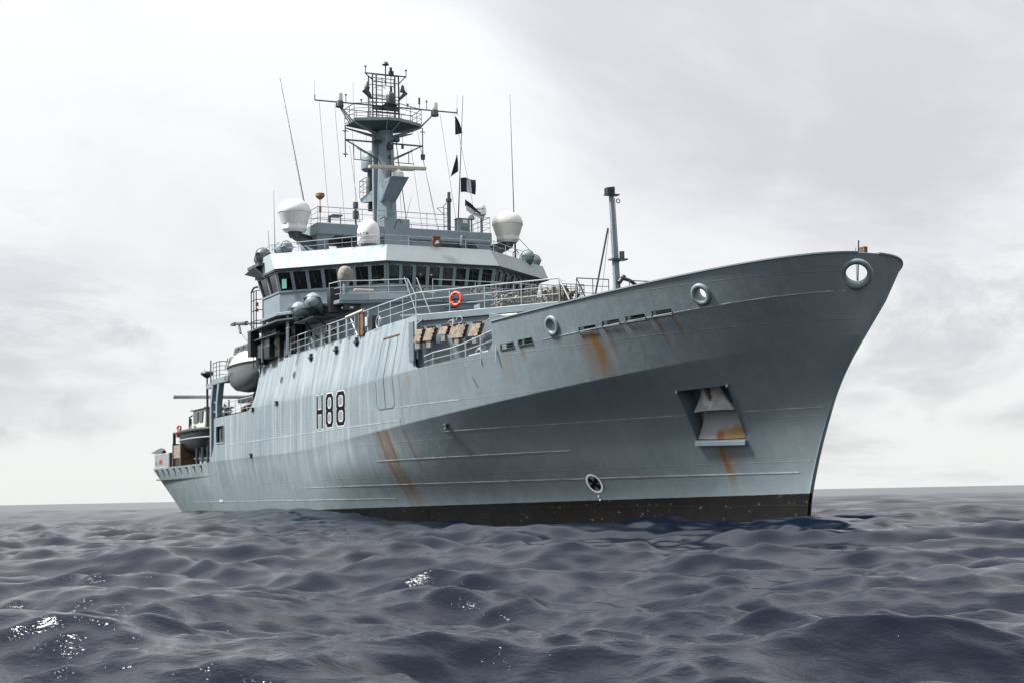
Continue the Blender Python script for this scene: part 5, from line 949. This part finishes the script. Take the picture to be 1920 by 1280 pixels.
# lifebuoy on the forward rail
lb = empty('lifebuoy', (66.0, -6.15, 11.7)); tag(lb, 'orange ring lifebuoy hung on the forward deck rail', 'lifebuoy')
LC = Vector((65.3, -6.62, 12.15)); LN = Vector((.55, -.83, 0))
k = MB(); k.torus(LC, LN, .31, .085, 36, 12); k.build('ring', 'orange', lb, smooth=60)
sx = Vector((LN.y, -LN.x, 0)).normalized()
for a in (50, 130, 215, 325): k = MB(); d = sx*math.cos(R(a))+up*math.sin(R(a)); tt = sx*-math.sin(R(a))+up*math.cos(R(a)); k.torus(LC+d*.31, tt, .09, .012, 14, 5); k.build('grab_band', 'white_paint', lb)
k = MB(); k.tube([LC+sx*-.34+up*.3, LC+sx*0-up*.42, LC+sx*.34+up*.3], .015); k.obox(LC-LN*.12+up*.0, sx*.36, LN*.02, up*.05); k.build('bracket', 'dark_grey_paint', lb)
# canvas covered instrument on its pillar at the catwalk
cv = empty('covered_instrument', (49.7, -6.3, 13.95)); tag(cv, 'beige canvas cover over an instrument on a grey pillar by the bridge windows', 'cover')
k = MB(); k.lathe([(.3, 0), (.42, .15), (.44, .45), (.42, .7), (.3, .85), (.1, .92), (0, .93)], (49.8, -7.0, 15.1), up, 14); o = k.build('cover', 'canvas', smooth=60); attach(o, cv)
for v in o.data.vertices: v.co += Vector((random.uniform(-.05, .05), random.uniform(-.05, .05), random.uniform(-.03, .03)))
k = MB(); k.cyl((49.8, -7.0, 13.95), (49.8, -7.0, 15.15), .2, 12); k.build('pillar', 'grey_paint', cv, smooth=40)
# flags
def flag(pts_fn, nu, nv, m, name, parent):
    k = MB(); g = [[Vector(pts_fn(u/nu, v/nv)) for u in range(nu+1)] for v in range(nv+1)]
    for off in (0, .012):
        k.add([p+Vector((off, 0, 0)) for r in g for p in r], [(v*(nu+1)+u, v*(nu+1)+u+1, (v+1)*(nu+1)+u+1, (v+1)*(nu+1)+u) for v in range(nv) for u in range(nu)])
    o = k.build(name, m, smooth=60)
    if parent is not None: attach(o, parent)
    return o
def wave(u, v): return .10*math.sin(7*u+2.5*v)*u
tag(flag(lambda u, v: (MX+.5+wave(u, v), 5.03+.56*u*(1-.0*v)*v**.7, 28.62-1.15*v-.0*u+.15*u), 8, 8, 'navy_cloth', 'signal_pennant', None), 'dark navy triangular pennant at the yardarm end, topmost of the hoist', 'flag')
f2 = tag(flag(lambda u, v: (MX+.5+wave(u, v), 5.12-.5*(1-u)*v+.10*u*v, 26.05-1.45*v-.15*(1-u)*v+.3*u*v), 8, 8, 'navy_cloth', 'signal_pennant', None), 'dark pennant with red patch, middle flag of the hoist', 'flag')
k = flag(lambda u, v: (MX+.52+.02+wave(u, v), 5.0+.12*u+.02*v, 25.35-.55*v), 4, 4, 'red_cloth', 'red_patch', f2)
fl = empty('signal_flag', (MX+.5, 5.4, 23.4)); tag(fl, 'navy and white vertically striped signal flag, lowest and largest of the hoist', 'flag')
for i, (a, b, m) in enumerate(((0, .42, 'navy_cloth'), (.42, .72, 'white_cloth'), (.72, 1.0, 'navy_cloth'))):
    flag(lambda u, v, a=a, b=b: (MX+.5+wave(a+(b-a)*u, v), 5.38+1.12*(a+(b-a)*u), 24.42-1.0*v+.06*math.sin(5*(a+(b-a)*u))-.05*v*(a+(b-a)*u)), 8, 6, m, 'stripe', fl)
fe = empty('ensign', (41.2, 4.6, 21.2)); tag(fe, 'dark and white flag drooping beside the equipment cabinet on the roof', 'flag')
flag(lambda u, v: (41.4+wave(u, v)*2, 4.5+1.2*u, 22.35-.75*u-.45*v*(1-.3*u)), 8, 5, 'navy_cloth', 'dark_panel', fe); flag(lambda u, v: (41.45+wave(u, v)*2, 4.55+1.25*u, 21.95-.75*u-.35*v*(1-.2*u)), 8, 4, 'white_cloth', 'white_panel', fe)
# ---------------------------------------------------------------- the sea: one sheet of wind waves out to the horizon
SEA = 0.92
def make_sea():
    cx, cy = CAM_POS[0], CAM_POS[1]; va = math.atan2(math.sin(R(25.5)), -math.cos(R(25.5)))
    ang = np.r_[np.linspace(-R(50), -R(22), 140, endpoint=False), np.linspace(-R(22), R(22), 920, endpoint=False), np.linspace(R(22), R(50), 140, endpoint=False), np.linspace(R(50), 2*math.pi-R(50), 60, endpoint=False)]
    th = va+ang; rad = [2.0]
    while rad[-1] < 9000:
        d = rad[-1]; rad.append(d+max(.05, d*(.005 if d < 90 else (.008 if d < 300 else .05))))
    rad = np.array(rad); rr, tt = np.meshgrid(rad, th, indexing='ij'); X = (cx+rr*np.cos(tt)).astype(np.float32); Y = (cy+rr*np.sin(tt)).astype(np.float32)
    sp = np.gradient(rad)[:, None]*np.ones_like(rr); da = np.abs(np.diff(np.r_[ang, ang[0]+2*math.pi])); sp = np.maximum(sp, rr*da[None, :]).astype(np.float32)
    Z = np.zeros_like(X); VAR = np.zeros_like(X); DX = np.zeros_like(X); DY = np.zeros_like(X)
    g = np.random.default_rng(8); N = 130; lam = np.exp(np.linspace(math.log(.26), math.log(17), N))*g.uniform(.96, 1.04, N)
    wdir = va+math.pi-R(16)                                                    # wind sea runs towards the camera and to the right
    for l in lam:
        spread = R(62) if l < 3 else R(42)
        a = .0073*l**.97*(1.38 if l < 2.2 else (1.0 if l < 4.5 else .62))*(1 if l < 7 else (7/l)**.75)*(.85 if l < .8 else 1)*g.uniform(.6, 1.35); d = wdir+g.normal()*spread*.5; k = 2*math.pi/l; ph = g.uniform(0, 2*math.pi)
        arg = k*(X*math.cos(d)+Y*math.sin(d))+ph; fade = np.clip((l/sp-2.0)/1.6, 0, 1).astype(np.float32)
        Z += a*np.cos(arg)*fade; VAR += (1-fade**2)*(k*a)**2/2; s = np.sin(arg)*a*fade*.56; DX -= s*math.cos(d); DY -= s*math.sin(d)
    # two steeper seas seen in the picture, as real humps on the water
    for (hx, hy, h, wl, ww, ww2, ang) in HUMPS:
        ca, sa = math.cos(ang), math.sin(ang); u = (X-hx)*ca+(Y-hy)*sa; v = -(X-hx)*sa+(Y-hy)*ca; Z += h*np.exp(-(u/wl)**2-(v/np.where(v < 0, ww, ww2))**2)
    fo = np.clip(1-rr/3000, 0, 1); X = X+DX*fo; Y = Y+DY*fo
    nr, nt = rr.shape; V = np.c_[X.ravel(), Y.ravel(), (Z+SEA).ravel()]
    i = np.arange(nr-1)[:, None]; j = np.arange(nt)[None, :]; j2 = (j+1) % nt
    F = np.stack([i*nt+j, i*nt+j2, (i+1)*nt+j2, (i+1)*nt+j], -1).reshape(-1, 4)[:, ::-1]
    me = D.meshes.new('sea'); me.vertices.add(len(V)); me.vertices.foreach_set('co', V.ravel()); me.loops.add(F.size); me.loops.foreach_set('vertex_index', F.ravel().astype(np.int32))
    me.polygons.add(len(F)); me.polygons.foreach_set('loop_start', np.arange(0, F.size, 4, dtype=np.int32)); me.polygons.foreach_set('use_smooth', np.ones(len(F), bool)); me.update(); me.validate()
    o = D.objects.new('sea', me); COL.objects.link(o)
    if me.polygons[0].normal.z < 0: me.flip_normals()
    at = me.attributes.new('unresolved_slope', 'FLOAT', 'POINT'); at.data.foreach_set('value', VAR.ravel().astype(np.float32))
    m = D.materials.new('sea_water'); m.use_nodes = True; t = NT(m.node_tree); b = t.n['Principled BSDF']; tc = t.node('ShaderNodeTexCoord').outputs['Object']
    b.inputs['Base Color'].default_value = (.0010, .0032, .0098, 1); b.inputs['IOR'].default_value = 1.333; b.inputs['Specular IOR Level'].default_value = .42
    sv = t.node('ShaderNodeAttribute', attribute_name='unresolved_slope').outputs['Fac']; t.l.new(t.m('SQRT', t.m('ADD', t.m('MULTIPLY', t.m('SQRT', sv), .13), .0025)), b.inputs['Roughness'])     # ripples too small for the sheet roughen it
    rot = t.node('ShaderNodeVectorRotate', rotation_type='Z_AXIS'); t.l.new(tc, rot.inputs[0]); rot.inputs['Angle'].default_value = -wdir
    n1 = t.noise(t.scale(rot.outputs[0], (1.6, .7, 1)), 1.5, 4, .6); n2 = t.noise(t.scale(rot.outputs[0], (1.5, .8, 1)), 7.0, 4, .62); n4 = t.noise(t.scale(rot.outputs[0], (1.4, .9, 1)), 19.0, 3, .6); n3 = t.noise(t.scale(rot.outputs[0], (1.0, .45, 1)), .35, 3, .6)
    rg = lambda v: t.m('SUBTRACT', 1.0, t.m('ABSOLUTE', t.m('MULTIPLY_ADD', v, 2.0, -1.0)))              # ridged: sharp little crests
    hgt = t.m('ADD', t.m('ADD', t.m('MULTIPLY', rg(n1), .018), t.m('ADD', t.m('MULTIPLY', rg(n2), .0095), t.m('MULTIPLY', rg(n4), .0024))), t.m('MULTIPLY', n3, .05))
    bp = t.node('ShaderNodeBump'); t.l.new(t.mapr(sv, 0.0, .05, 1.0, .3), bp.inputs['Strength']); bp.inputs['Distance'].default_value = 1.0; t.l.new(hgt, bp.inputs['Height']); t.l.new(bp.outputs[0], b.inputs['Normal'])
    me.materials.append(m); o['kind'] = 'structure'; return o
HUMPS = [(115.2, -32.4, .30, 4.5, 1.5, 3.0, R(162)), (101, -30, .32, 2.2, 4.5, 5, R(155)), (90.5, -3.5, .45, 4, 7, 7, R(60)), (75, -8, -.22, 8, 5, 5, R(0)), (52, -11, .75, 9, 4, 4, R(0)), (36, -12, .6, 9, 4, 4, R(0))]
sea = make_sea()
